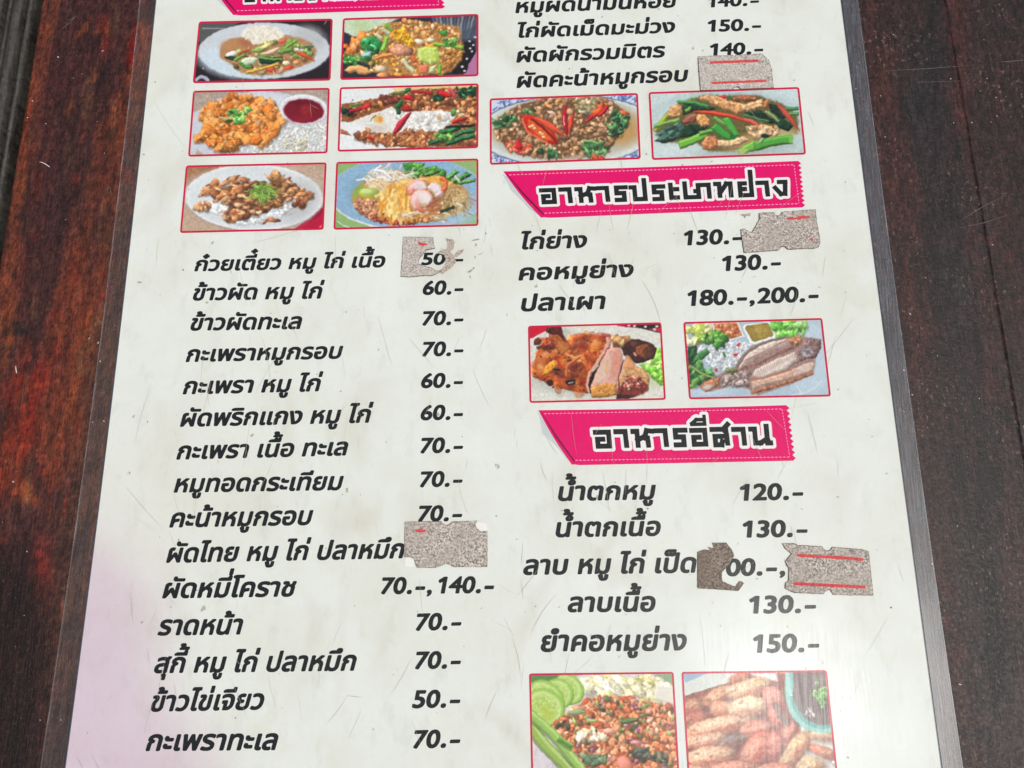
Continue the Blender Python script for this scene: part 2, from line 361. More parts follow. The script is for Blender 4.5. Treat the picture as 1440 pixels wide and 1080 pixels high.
# ---------------------------------------------------------------- table
table = tag(bpy.data.objects.new('wooden_table', None), 'dark red-brown wooden table top under the menu, with a grooved grey edge', 'table')
link(table)
VPX, VPY = 677., -3780.
def along(x, y, y2):               # the point at image row y2 on the plank direction through (x, y)
    return x + (x - VPX) * (y2 - y) / (y - VPY), y2
wp = Paint(-260, -320, 1760, 1420, .6, 0, 0, 1, 5, bg=(52, 33, 31))
wp.poly([(-300, -400), (240, -400), (200, 100), (140, 540), (60, 1100), (-300, 1500)], (68, 38, 35), soft=6)
wp.poly([(60, -300), (110, -300), (88, 0), (72, 60), (58, 120), (45, 230), (30, 330), (22, 470), (-30, 640), (-300, 1000), (-300, 200)], (108, 56, 38), soft=10, wob=2)
wp.poly([(196, 20), (190, 90), (172, 100), (158, 150), (135, 180), (122, 240), (100, 300), (92, 370), (72, 430), (58, 520), (40, 600), (70, 700), (120, 640), (140, 500), (160, 330), (178, 200), (240, 60)], (108, 52, 34), soft=6, wob=1.6)
wp.poly([(192, 34), (188, 90), (176, 96), (182, 60)], (128, 28, 20), soft=4)
wp.ell(30, 560, 50, 26, 100, (112, 40, 28), soft=14, wob=.3); wp.ell(18, 640, 26, 60, 15, (132, 48, 26), soft=12, wob=.2, al=.8)
wp.ell(35, 690, 16, 16, 0, (160, 74, 34), soft=8, wob=.2, al=.7); wp.ell(60, 800, 14, 40, 5, (120, 30, 26), soft=10, wob=.2, al=.7)
wp.ell(50, 560, 10, 60, 10, (128, 30, 22), soft=8, wob=.3, al=.6)
wp.poly([(120, 520), (150, 380), (200, 100), (230, 20), (260, 500), (120, 900), (60, 1100), (70, 850), (100, 650)], (88, 56, 42), soft=14, wob=2, al=.75)
wp.poly([(-300, 900), (10, 760), (60, 830), (70, 900), (60, 1000), (20, 1500), (-300, 1500)], (34, 18, 15), soft=26, wob=3)
wp.ell(18, 462, 10, 16, 20, (32, 28, 26), soft=4, wob=.3, al=.8); wp.ell(20, 20, 3, 3, 0, (150, 130, 120))
for x in (118, 92, 140, 150): wp.ell(x, 150 + x, 8, 60, 12, (58, 38, 38), soft=10, al=.6, wob=.2)
wp.poly([(1000, -400), (2000, -400), (2000, 1500), (1100, 1500)], (50, 38, 38), soft=4)
wp.poly([(1200, -300), (1240, -60), (1262, 100), (1290, 300), (1310, 500), (1340, 700), (1400, 1100), (1330, 1100), (1270, 560), (1200, 0)], (68, 38, 34), soft=12, wob=2, al=.8)
wp.poly([(1310, -300), (1350, -300), (1362, 0), (1366, 200), (1400, 560), (1380, 560), (1345, 260), (1325, 0)], (78, 44, 40), soft=14, wob=2, al=.75)
wp.ell(1300, 160, 26, 90, -8, (44, 40, 44), soft=20, wob=.2, al=.8); wp.ell(1350, 380, 40, 120, -8, (46, 42, 45), soft=24, wob=.2, al=.7)
wp.ell(1330, 700, 30, 160, -10, (46, 40, 38), soft=20, wob=.2, al=.8); wp.ell(1410, 300, 18, 160, -9, (66, 44, 40), soft=18, al=.5)
wp.ell(1420, 1010, 40, 90, -10, (62, 54, 50), soft=18, al=.6, wob=.2)
wp.poly(crop(1140, 540, 2.)([(478, 462), (500, 480), (525, 530), (548, 620), (553, 700), (548, 790), (535, 880), (520, 945), (508, 900), (498, 820), (490, 700), (488, 600)]), (14, 13, 14), soft=1.5, al=.9)
for _ in range(420):
    y = -100 + 1300 * wp.rg.rand(); x = wp.rg.rand() * 230 - 20; d = (x - VPX) / (y - VPY); an = 90 - math.degrees(math.atan(d)) + wp.rg.randn() * 5
    c0 = [(150, 74, 34), (44, 28, 30), (128, 40, 26), (110, 80, 52), (34, 24, 24), (92, 50, 40)][wp.rg.randint(6)]
    if y > 760 and x < 110: c0 = [(34, 20, 18), (60, 30, 22), (26, 16, 14)][wp.rg.randint(3)]
    if 60 < x < 110 - y * .1 and y < 520: c0 = (66, 42, 42)
    wp.ell(x, y, 6 + 26 * wp.rg.rand() ** 2, 1.5 + 4 * wp.rg.rand(), an, c0, soft=2.5, al=.45, wob=.3)
for _ in range(420):
    y = -100 + 1300 * wp.rg.rand(); x = 1205 + wp.rg.rand() * 300; an = 90 - math.degrees(math.atan((x - VPX) / (y - VPY))) + wp.rg.randn() * 8
    m_ = 1250 + y * .09 + 20 < x < 1330 + y * .1; c0 = [(30, 31, 32), (38, 38, 38), (24, 24, 25)][wp.rg.randint(3)] if m_ else [(64, 44, 43), (56, 38, 38), (34, 30, 30), (76, 46, 40)][wp.rg.randint(4)]
    wp.ell(x, y, 8 + 34 * wp.rg.rand() ** 2, 2 + 8 * wp.rg.rand(), an, c0, soft=4, al=.5, wob=.35)
wp.grain(.35)
def plank(xa, xb, m, label=None):
    # xa, xb: where its sides cross image row 540; top sheet carries the wear, a box below gives it body
    ys = np.linspace(-300, 1400, 420); nu = max(4, int(abs(xb - xa) / 4)); u = np.linspace(0, 1, nu)
    px = []
    for y in ys:
        l = along(xa, 540, y)[0]; r = along(xb, 540, y)[0]; px.append(np.stack([l + (r - l) * u, np.full(nu, y)], 1))
    px = np.concatenate(px); o = gridmesh('plank', px, nu, len(ys), 0, wp.sample(px), m, table, label)
    bm = bmesh.new(); bm.from_mesh(o.data)          # sides
    be = [e for e in bm.edges if e.is_boundary]; r = bmesh.ops.extrude_edge_only(bm, edges=be)
    for v in [x for x in r['geom'] if isinstance(x, bmesh.types.BMVert)]: v.co.z -= .02
    bm.to_mesh(o.data); bm.free(); return o
EDGE_X = -27.
pl_l = plank(EDGE_X, 700, WOOD_L, 'red-brown plank on the left, varnish worn in patches')
pl_r = plank(701.2, 1422, WOOD_R, 'dark blackish brown plank on the right')
pl_r2 = plank(1422.15, 1700, WOOD_R, 'dark plank at the far right edge')
# grooved edge moulding left of the plank: one ridge each
def ridge(xa, xb, z0, z1, label=None):
    ys = np.linspace(-300, 1400, 60); prof = [(0, -.02), (0, z0 - .0012), (.12, z0 + (z1 - z0) * .6), (.35, z1), (.65, z1), (.88, z0 + (z1 - z0) * .6), (1, z0 - .0012), (1, -.02)]
    vs = []; fs = []
    for y in ys:
        l = along(xa, 0, y)[0]; r = along(xb, 0, y)[0]
        for u, z in prof: vs.append((*P(l + (r - l) * u, y), z))
    n = len(prof)
    for j in range(len(ys) - 1):
        for i in range(n - 1): fs.append((j * n + i, j * n + i + 1, (j + 1) * n + i + 1, (j + 1) * n + i))
    me = bpy.data.meshes.new('edge_ridge'); me.from_pydata(vs, [], fs); fixn(me)
    for p in me.polygons: p.use_smooth = True
    return finish('edge_ridge', me, GROOVE, table, label)
ridge(38.5, 47, -.0016, -.0002, 'narrow grey ridge beside the red-brown plank')
ridge(16, 33, -.0024, .0002, 'broad grey ridge of the table edge')
ridge(52, 55, -.008, -.006)
ridge(4, 11, -.0045, -.003)
o = ridge(-60, -1, -.002, -.001)
# gouge and scratches in the dark plank
gouge = ink_mat('bare_gouge', (36, 33, 31), var=.3, scale=400)
gp = crop(1140, 540, 2.)([(478, 462), (500, 480), (525, 530), (548, 620), (553, 700), (548, 790), (535, 880), (520, 945), (508, 900), (498, 820), (490, 700), (488, 600)])
GOUGE = gp
for k, q in enumerate(([(1245, 99.5), (1300, 97), (1370, 91.5)], [(1349, 311), (1380, 292), (1414, 274.5)], [(1350, 320.5), (1385, 313), (1418, 302)], [(1357, 118), (1364, 112)], [(1290, 116), (1350, 114)])):
    area('scratch', [strip(q, [.3, .8, .3][:len(q)] if len(q) > 2 else .5)], .00008, SCRATCH, pl_r)
area('scratch', [strip([(1408, 87.5), (1424, 86), (1440, 84.6), (1500, 80)], .9)], .00008, SCRATCH, pl_r2)
for q in ([(88, 40), (98, 33), (105, 25)], [(97, 29), (108, 23)], [(152, 262), (156, 266), (156, 275)]):
    area('scratch', [strip(q, .7)], .00008, SCRATCH, pl_l)

# ---------------------------------------------------------------- the laminated menu
menu = tag(bpy.data.objects.new('laminated_menu', None), 'large white laminated Thai menu with food photos and pink banners, lying on the table', 'menu')
link(menu)
ZP, ZI, ZJ, ZK, ZF = .00035, .00042, .00047, .00052, .00075
yy = [0, 105, 280, 425, 540, 647, 740, 820, 960, 1077]; PL = [222, 208, 190.5, 173.5, 162.5, 149.5, 137.5, 126, 108.5, 93.5]
y2 = [0, 145, 255, 380, 540, 640, 740, 820, 910, 990, 1079]; PR = [1181.5, 1199.5, 1214, 1230, 1250, 1263.5, 1276.5, 1289, 1300.5, 1311, 1321]
y3 = [0, 105, 230, 360, 540, 690, 800, 930, 1070]; FL = [197.5, 186, 173, 157.5, 133.5, 115, 100, 80.5, 60]
y4 = [0, 125, 220, 320, 430, 540, 615, 705, 800, 885, 980, 1077]; FR = [1206, 1222.5, 1235, 1248.5, 1262.5, 1276.5, 1287, 1300, 1314, 1327, 1340, 1353]
pf = [np.polyfit(a_, b_, 2) for a_, b_ in ((yy, PL), (y2, PR), (y3, FL), (y4, FR))]
def edge(i, y):
    return np.polyval(pf[i], np.clip(y, -60, 1140)) + (y - np.clip(y, -60, 1140)) * np.polyval(np.polyder(pf[i]), np.clip(y, -60, 1140))
# paper sheet
pp = Paint(-60, -250, 1500, 1330, .4, 0, 0, 1, 9, bg=(230, 234, 229))
for _ in range(150):
    q = pp.rg.rand(); c0 = [(222, 225, 216), (218, 216, 208), (236, 239, 236)][pp.rg.randint(3)]
    pp.ell(100 + 1180 * pp.rg.rand(), -100 + 1250 * pp.rg.rand() ** .8, 8 + 46 * q, 5 + 22 * pp.rg.rand(), 90 * pp.rg.rand() + 40, c0, soft=6, al=.38, wob=.35)
pp.poly([(-100, 1500), (-100, 640), (150, 735), (190, 745), (230, 850), (225, 950), (300, 1060), (400, 1500)], (218, 202, 214), soft=44, al=.75)  # lilac corner: pinkish reflected light and shade painted into the paper colour
pp.poly([(-100, 1500), (-100, 760), (150, 820), (190, 900), (200, 1000), (330, 1200), (400, 1500)], (212, 190, 208), soft=50, al=.55)  # deeper core of the same painted lilac light
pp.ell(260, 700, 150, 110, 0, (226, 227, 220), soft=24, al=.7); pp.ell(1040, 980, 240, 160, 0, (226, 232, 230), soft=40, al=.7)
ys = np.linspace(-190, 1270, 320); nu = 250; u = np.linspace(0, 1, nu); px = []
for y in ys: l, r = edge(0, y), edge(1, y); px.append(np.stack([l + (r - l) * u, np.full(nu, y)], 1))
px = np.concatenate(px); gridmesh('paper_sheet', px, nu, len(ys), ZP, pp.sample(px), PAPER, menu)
# plastic film: clear over the paper, welded margin round it
yt = -222; yb = 1302; ys = np.linspace(yt, yb, 110)
def film_piece(name, cols_, m, z0, z1, label=None):
    me = bpy.data.meshes.new(name); vs = []; fs = []; n = len(cols_)
    for z in (z1, z0):
        for y in ys:
            for f in cols_: vs.append((*P(f(y), y), z))
    q = len(ys) * n
    for j in range(len(ys) - 1):
        for i in range(n - 1):
            a_ = j * n + i; fs.append((a_, a_ + n, a_ + n + 1, a_ + 1)); fs.append((q + a_, q + a_ + 1, q + a_ + n + 1, q + a_ + n))
    for j in range(len(ys) - 1):
        a_ = j * n; fs.append((a_, q + a_, q + a_ + n, a_ + n)); a_ = j * n + n - 1; fs.append((a_, a_ + n, q + a_ + n, q + a_))
    for i in range(n - 1): fs.append((i, i + 1, q + i + 1, q + i)); a_ = (len(ys) - 1) * n + i; fs.append((a_, q + a_, q + a_ + 1, a_ + 1))
    me.from_pydata(vs, [], fs); fixn(me); return finish(name, me, m, menu, label)
film_piece('plastic_film', [lambda y, k=k: edge(0, y) + (edge(1, y) - edge(0, y)) * k / 12 for k in range(13)], FILM, ZF - .00004, ZF)
film_piece('film_margin', [lambda y: edge(2, y) + 1.3, lambda y: edge(0, y) - 1.6], MARGIN_L, .00012, ZF, 'clear welded plastic margin, left')
film_piece('film_margin', [lambda y: edge(1, y) + 1.6, lambda y: edge(3, y) - 1.3], MARGIN, .00012, ZF, 'clear welded plastic margin, right')
film_piece('film_rim', [lambda y: edge(2, y), lambda y: edge(2, y) + 1.1], RIM, .00012, ZF + .00006)
film_piece('film_rim', [lambda y: edge(3, y) - 1.1, lambda y: edge(3, y)], RIM, .00012, ZF + .00006)
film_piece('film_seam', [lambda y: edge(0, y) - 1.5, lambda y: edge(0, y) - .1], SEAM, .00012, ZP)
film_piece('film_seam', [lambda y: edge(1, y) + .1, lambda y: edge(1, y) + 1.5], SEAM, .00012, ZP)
# ---------------------------------------------------------------- printed photographs of the dishes
def photo(q, ox, oy, s, draw, label, seed, bg=(200, 200, 200), side=1.25, vis=None):
    xs = [a[0] for a in q]; ys_ = [a[1] for a in q]
    p = Paint(min(xs) - 3, min(ys_) - 3, max(xs) + 3, max(ys_) + 3, 2, ox, oy, s, seed, bg)
    draw(p); p.warp(.5); p.grain(.07); p.blur(); p.blur(); g_ = p.a.mean(2, keepdims=True); p.a += (g_ - p.a) * .10; p.a = p.a * .95 + 9
    W_ = max(abs(q[1][0] - q[0][0]), 1); H_ = abs(q[3][1] - q[0][1]); nu, nv = int(W_ * side), int(H_ * side)
    px = quadpts(q, nu, nv)
    o = gridmesh('food_photo', px, nu, nv, ZI, p.sample(px), PHOTO, menu, label)
    # rounded red frame line
    Q = np.array(q, float); ctr = Q.mean(0); r = 3.0
    def rr(off):
        out = []
        for i in range(4):
            a_, b_, c_ = Q[i - 1], Q[i], Q[(i + 1) % 4]; e1 = (a_ - b_) / np.hypot(*(a_ - b_)); e2 = (c_ - b_) / np.hypot(*(c_ - b_))
            bb = b_ - (e1 + e2) * off; rad = r + off
            for k in range(6): f = k / 5; out.append(tuple((1 - f) ** 2 * (bb + e1 * rad) + 2 * f * (1 - f) * bb + f * f * (bb + e2 * rad)))
        return out
    area('photo_border', [rr(1.35), rr(-1.35)], ZJ, RED, o)
    return o
def full(x0, y0, x1, y1): return [(x0, y0), (x1, y0), (x1, y1), (x0, y1)]
def oval(cx, cy, rx, ry, n=24, a0=0, a1=360): return [(cx + rx * math.cos(R(a0 + (a1 - a0) * k / n)), cy + ry * math.sin(R(a0 + (a1 - a0) * k / n))) for k in range(n)]
GRN = [(60, 130, 50), (90, 160, 60), (130, 180, 80), (40, 95, 45)]; DGR = [(22, 60, 40), (34, 84, 50), (20, 46, 36)]
def dA(p):
    p.poly(full(60, 60, 1420, 720), (34, 28, 36)); p.poly([(60, 60), (600, 60), (400, 180), (150, 300), (60, 300)], (84, 86, 86), soft=8)
    p.line([(160, 168), (380, 172)], 12, (150, 152, 150)); p.line([(1285, 135), (1310, 100)], 8, (150, 150, 175))
    p.ell(165, 650, 66, 50, 8, (170, 176, 200)); p.ell(160, 668, 46, 38, 8, (60, 24, 44)); p.ell(170, 535, 6, 6, 0, (230, 220, 230))
    p.ell(732, 378, 606, 262, -1, (120, 130, 140), soft=4); p.ell(732, 374, 604, 258, -1, (206, 214, 222), soft=2)
    p.ell(420, 480, 300, 140, 12, (206, 226, 240), soft=20, al=.8); p.ell(1150, 260, 150, 110, 20, (186, 190, 194), soft=24, al=.8)
    p.poly([(320, 380), (345, 310), (420, 268), (540, 255), (700, 240), (930, 232), (1080, 260), (1180, 310), (1215, 380), (1190, 470), (1080, 520), (960, 560), (800, 598), (640, 600), (520, 575), (440, 510), (330, 440)], (186, 132, 88), soft=6, tex=.1, wob=.4)
    p.ell(440, 320, 100, 50, -10, (196, 136, 86), soft=14); p.ell(560, 300, 70, 40, 20, (176, 106, 66), soft=12, al=.8)
    p.poly([(515, 235), (540, 185), (600, 150), (740, 138), (860, 165), (915, 215), (905, 255), (840, 275), (760, 285), (700, 310), (640, 320), (600, 270), (560, 250)], (240, 235, 220), soft=4, tex=.06, wob=.3)
    p.fibres(110, [(530, 155), (900, 300)], 34, 7, [(245, 240, 222), (222, 212, 188), (238, 228, 206)], al=.7)
    reg = [(380, 420), (600, 360), (700, 300), (880, 290), (1100, 300), (1190, 420), (1080, 500), (880, 570), (640, 590), (470, 520)]
    p.scat(60, reg, (22, 50), [(150, 170, 90), (196, 178, 120), (110, 140, 66), (206, 160, 120), (176, 120, 80), (90, 70, 40)], asp=.5)
    p.ell(436, 402, 60, 24, -14, (240, 232, 222), shade=.5); p.poly([(360, 430), (440, 425), (500, 450), (450, 470), (390, 452)], (34, 60, 44))
    p.line([(490, 405), (540, 380), (600, 368)], 22, (206, 84, 40), shade=.5); p.poly([(600, 380), (680, 330), (790, 305), (770, 350), (690, 400)], (150, 176, 86), shade=.6)
    p.ell(750, 330, 60, 20, -22, (226, 216, 130), shade=.6); p.poly([(700, 400), (860, 340), (890, 350), (820, 410), (720, 420)], (216, 184, 150), shade=.6)
    p.line([(905, 365), (970, 320), (1040, 275)], 32, (120, 180, 62), shade=.6); p.poly([(840, 400), (900, 355), (1000, 340), (990, 385), (900, 410)], (104, 146, 66), shade=.6)
    p.poly([(680, 440), (900, 430), (905, 455), (790, 500), (690, 490)], (24, 66, 46), shade=.5); p.line([(680, 437), (800, 450), (900, 450)], 16, (126, 178, 72))
    p.poly([(490, 490), (560, 435), (640, 430), (680, 450), (640, 500), (560, 515)], (206, 222, 186), shade=.5); p.poly([(490, 490), (520, 470), (560, 510), (630, 515), (610, 545), (560, 540)], (70, 160, 50), shade=.6)
    p.line([(460, 470), (520, 425), (560, 415)], 34, (120, 160, 60), shade=.7); p.line([(560, 580), (700, 545), (870, 495)], 30, (222, 172, 62), shade=.6)
    p.line([(1020, 385), (1110, 420), (1195, 468)], 34, (232, 86, 34), shade=.6, taper=True); p.ell(900, 285, 42, 20, -20, (226, 96, 50), shade=.6)
    p.poly([(1000, 350), (1060, 340), (1110, 375), (1090, 390), (1010, 378)], (224, 214, 190), shade=.5); p.scat(12, [(1040, 320), (1180, 330), (1170, 420), (1120, 420)], (16, 34), [(110, 120, 90), (60, 90, 60), (140, 190, 90)])
    p.ell(940, 490, 42, 22, 10, (226, 206, 160), shade=.6); p.ell(1030, 480, 34, 22, 0, (210, 150, 84), shade=.7); p.ell(960, 530, 46, 16, -14, (220, 70, 40), shade=.5)
    p.ell(800, 550, 40, 26, 10, (204, 70, 44), shade=.6); p.line([(815, 560), (825, 600)], 18, (232, 180, 130))
def dB(p):
    p.poly(full(60, 40, 1360, 660), (40, 44, 56))
    for k in range(14): p.poly([(900 + k * 34, 60), (918 + k * 34, 60), (960 + k * 26, 260), (930 + k * 26, 270)], (96 + 40 * (k % 3), 112 + 34 * (k % 3), 136 + 26 * (k % 3)), soft=5, al=.8)
    p.poly([(1180, 200), (1330, 120), (1330, 400), (1200, 420)], (58, 70, 92), soft=10, al=.7); p.poly([(1240, 470), (1330, 360), (1330, 620), (1180, 610)], (182, 110, 160))
    p.poly([(1190, 300), (1290, 280), (1300, 400), (1240, 500), (1210, 580), (1120, 590), (1040, 560), (1120, 480)], (24, 22, 28)); 
    for x, y in ((1282, 322), (1252, 350), (1246, 290), (1222, 448), (1300, 250), (1180, 520), (1200, 560), (1270, 380)): p.ell(x, y, 12, 9, 0, (226, 224, 224))
    p.poly([(90, 80), (420, 70), (600, 80), (420, 150), (300, 200), (190, 250), (90, 200)], (206, 222, 196), soft=4, tex=.1); p.ell(260, 150, 100, 60, 0, (190, 214, 160), soft=20)
    reg = [(100, 380), (200, 260), (330, 190), (480, 120), (700, 90), (960, 130), (1150, 150), (1180, 300), (1160, 470), (1080, 570), (860, 600), (500, 610), (350, 560), (330, 500), (100, 420)]
    p.poly(reg, (190, 130, 66), soft=5, tex=.2, wob=.8)
    p.scat(330, reg, (14, 44), [(222, 160, 84), (206, 138, 72), (232, 184, 110), (196, 116, 52), (224, 172, 130), (180, 110, 60), (238, 160, 50)], asp=.5)
    p.poly([(520, 210), (640, 160), (700, 230), (740, 330), (650, 310), (560, 270)], (240, 170, 30), shade=.5, tex=.3, wob=.6); p.scat(22, [(530, 170), (700, 180), (740, 330), (600, 300)], (16, 32), [(248, 190, 40), (236, 150, 26)], asp=.6)
    p.scat(24, [(90, 310), (280, 220), (310, 270), (180, 400), (90, 420)], (28, 58), [(240, 132, 52), (232, 110, 40), (244, 160, 90)], asp=.6)
    p.poly([(240, 290), (300, 250), (380, 240), (440, 290), (450, 350), (400, 400), (340, 430), (290, 400), (250, 340)], (44, 140, 70), shade=.7, tex=.4, wob=.6)
    p.scat(14, [(250, 270), (430, 270), (440, 380), (300, 400)], (24, 50), [(60, 170, 84), (30, 110, 60), (90, 190, 110)], asp=.5); p.poly([(200, 440), (290, 390), (340, 380), (330, 440), (260, 450)], (160, 196, 206), shade=.4)
    p.scat(20, [(95, 420), (200, 430), (360, 440), (370, 500), (250, 500), (100, 490)], (24, 54), [(50, 140, 60), (30, 90, 44), (120, 180, 80)], asp=.4)
    p.line([(440, 380), (470, 320), (485, 240)], 46, (140, 196, 70), shade=.6); p.line([(380, 215), (410, 240), (440, 265)], 30, (224, 222, 180), shade=.5); p.line([(440, 160), (480, 200), (510, 225)], 32, (196, 216, 170), shade=.5)
    p.line([(470, 130), (540, 190)], 30, (110, 186, 60), shade=.6); p.poly([(365, 440), (430, 410), (540, 390), (560, 430), (450, 445), (380, 465)], (232, 140, 76), shade=.6)
    p.ell(620, 370, 100, 54, 10, (206, 140, 106), shade=.6, wob=.08, tex=.3); p.ell(790, 290, 50, 24, 10, (232, 204, 178), shade=.5); p.ell(890, 275, 40, 20, 0, (228, 210, 184), shade=.5)
    p.poly([(765, 350), (860, 335), (950, 345), (965, 400), (970, 485), (870, 500), (790, 475), (765, 430)], (196, 220, 96), shade=.5, tex=.1); p.line([(875, 345), (880, 400), (885, 495)], 12, (226, 236, 150)); p.line([(785, 360), (790, 470)], 14, (222, 236, 160)); p.line([(930, 360), (945, 480)], 8, (150, 190, 60))
    p.line([(910, 312), (1040, 325), (1190, 345)], 34, (140, 196, 62), shade=.6); p.poly([(960, 190), (1040, 185), (1040, 240), (980, 235)], (70, 150, 56), shade=.6); p.scat(16, [(1000, 260), (1120, 260), (1110, 320), (1030, 310)], (18, 36), [(60, 130, 60), (110, 170, 70), (200, 200, 90)])
    p.line([(630, 450), (680, 520), (740, 575)], 36, (222, 222, 176), shade=.5); p.poly([(700, 430), (740, 420), (770, 480), (730, 490)], (232, 100, 46), shade=.6); p.poly([(770, 510), (870, 500), (860, 590), (780, 590)], (232, 120, 80), shade=.5)
    p.poly([(880, 520), (950, 500), (920, 580), (870, 585)], (200, 214, 150), shade=.5); p.line([(975, 500), (970, 590)], 38, (120, 190, 60), shade=.6); p.scat(60, [(1000, 380), (1190, 370), (1170, 480), (1080, 560), (1010, 540)], (14, 26), [(196, 130, 54), (222, 160, 80), (170, 100, 40)], asp=.35)
    p.poly([(95, 560), (140, 515), (230, 505), (310, 530), (345, 580), (300, 595), (230, 590), (200, 560), (150, 582)], (240, 168, 100), shade=.6); p.poly([(90, 600), (350, 600), (360, 640), (90, 640)], (50, 36, 40)); p.ell(430, 540, 56, 30, 0, (222, 196, 160), shade=.5); p.ell(600, 592, 50, 16, 0, (240, 160, 40), shade=.4); p.ell(450, 598, 60, 20, 0, (222, 150, 90), shade=.5)
def dC(p):
    p.poly(full(60, 60, 1400, 720), (178, 160, 146), tex=.12); p.poly([(60, 300), (200, 260), (130, 720), (60, 720)], (206, 206, 218))
    p.ell(740, 460, 660, 368, 0, (204, 208, 222), soft=3); p.ell(820, 200, 280, 70, 5, (214, 226, 236), soft=20)
    p.scat(520, [(360, 640), (640, 590), (760, 540), (900, 420), (1340, 380), (1330, 660), (300, 660)], (10, 24), [(232, 232, 224), (222, 222, 214), (210, 210, 202), (238, 238, 230)], asp=.4, shade=.2, shadow=.14)
    p.scat(26, [(960, 500), (1150, 520), (1150, 640), (960, 620)], (14, 26), [(232, 222, 170), (222, 206, 150)], asp=.5, al=.6)
    reg = [(165, 340), (180, 280), (250, 220), (380, 175), (460, 140), (640, 132), (780, 160), (870, 215), (930, 300), (955, 370), (900, 440), (820, 500), (740, 590), (660, 590), (620, 560), (450, 620), (320, 625), (220, 570), (130, 545), (180, 470), (250, 390), (170, 375)]
    p.poly(reg, (196, 104, 34), soft=4, tex=.3, wob=.7); p.scat(150, reg, (34, 78), [(232, 146, 62), (222, 128, 48), (238, 164, 88), (214, 116, 40), (226, 138, 60)], asp=.62, shade=.7, shadow=.5)
    p.scat(80, reg, (12, 26), [(244, 186, 110), (210, 92, 30), (236, 160, 80)], asp=.6, shadow=.1, al=.8)
    for a in ([(330, 450), (430, 440), (600, 470)], [(220, 520), (400, 540), (560, 530)], [(600, 400), (680, 380), (720, 340)], [(640, 470), (720, 420), (750, 360)]): p.line(a, 9, (140, 62, 22), al=.6)
    p.poly([(640, 520), (720, 490), (760, 540), (700, 595), (640, 580)], (228, 120, 40), shade=.7); p.ell(700, 380, 30, 14, 40, (214, 170, 150)); p.ell(180, 535, 16, 9, 0, (120, 40, 26))
    p.scat(26, [(440, 270), (530, 260), (640, 250), (600, 370), (520, 390), (430, 350)], (20, 44), [(110, 190, 80), (150, 210, 110), (70, 150, 60)], asp=.45, shade=.8); p.line([(350, 330), (420, 345), (470, 320)], 18, (170, 206, 130)); p.ell(440, 365, 40, 12, -10, (30, 80, 50)); p.ell(460, 285, 24, 14, 20, (24, 90, 50)); p.ell(620, 255, 40, 18, 20, (136, 200, 90), shade=.6); p.ell(570, 350, 24, 40, 10, (140, 200, 90), shade=.6)
    p.ell(1126, 262, 226, 142, 3, (160, 150, 160), soft=6, al=.6); p.ell(1126, 258, 222, 138, 3, (240, 240, 246), soft=3); p.ell(1126, 268, 200, 122, 3, (210, 206, 216), soft=6, al=.8); p.ell(1128, 274, 184, 112, 3, (128, 14, 34), soft=3); p.ell(1150, 262, 60, 46, 70, (156, 26, 36), soft=14, tex=.3); p.ell(1120, 350, 110, 26, 0, (158, 24, 50), soft=10, al=.6); p.ell(1120, 200, 110, 20, 0, (96, 10, 28), soft=8, al=.7)
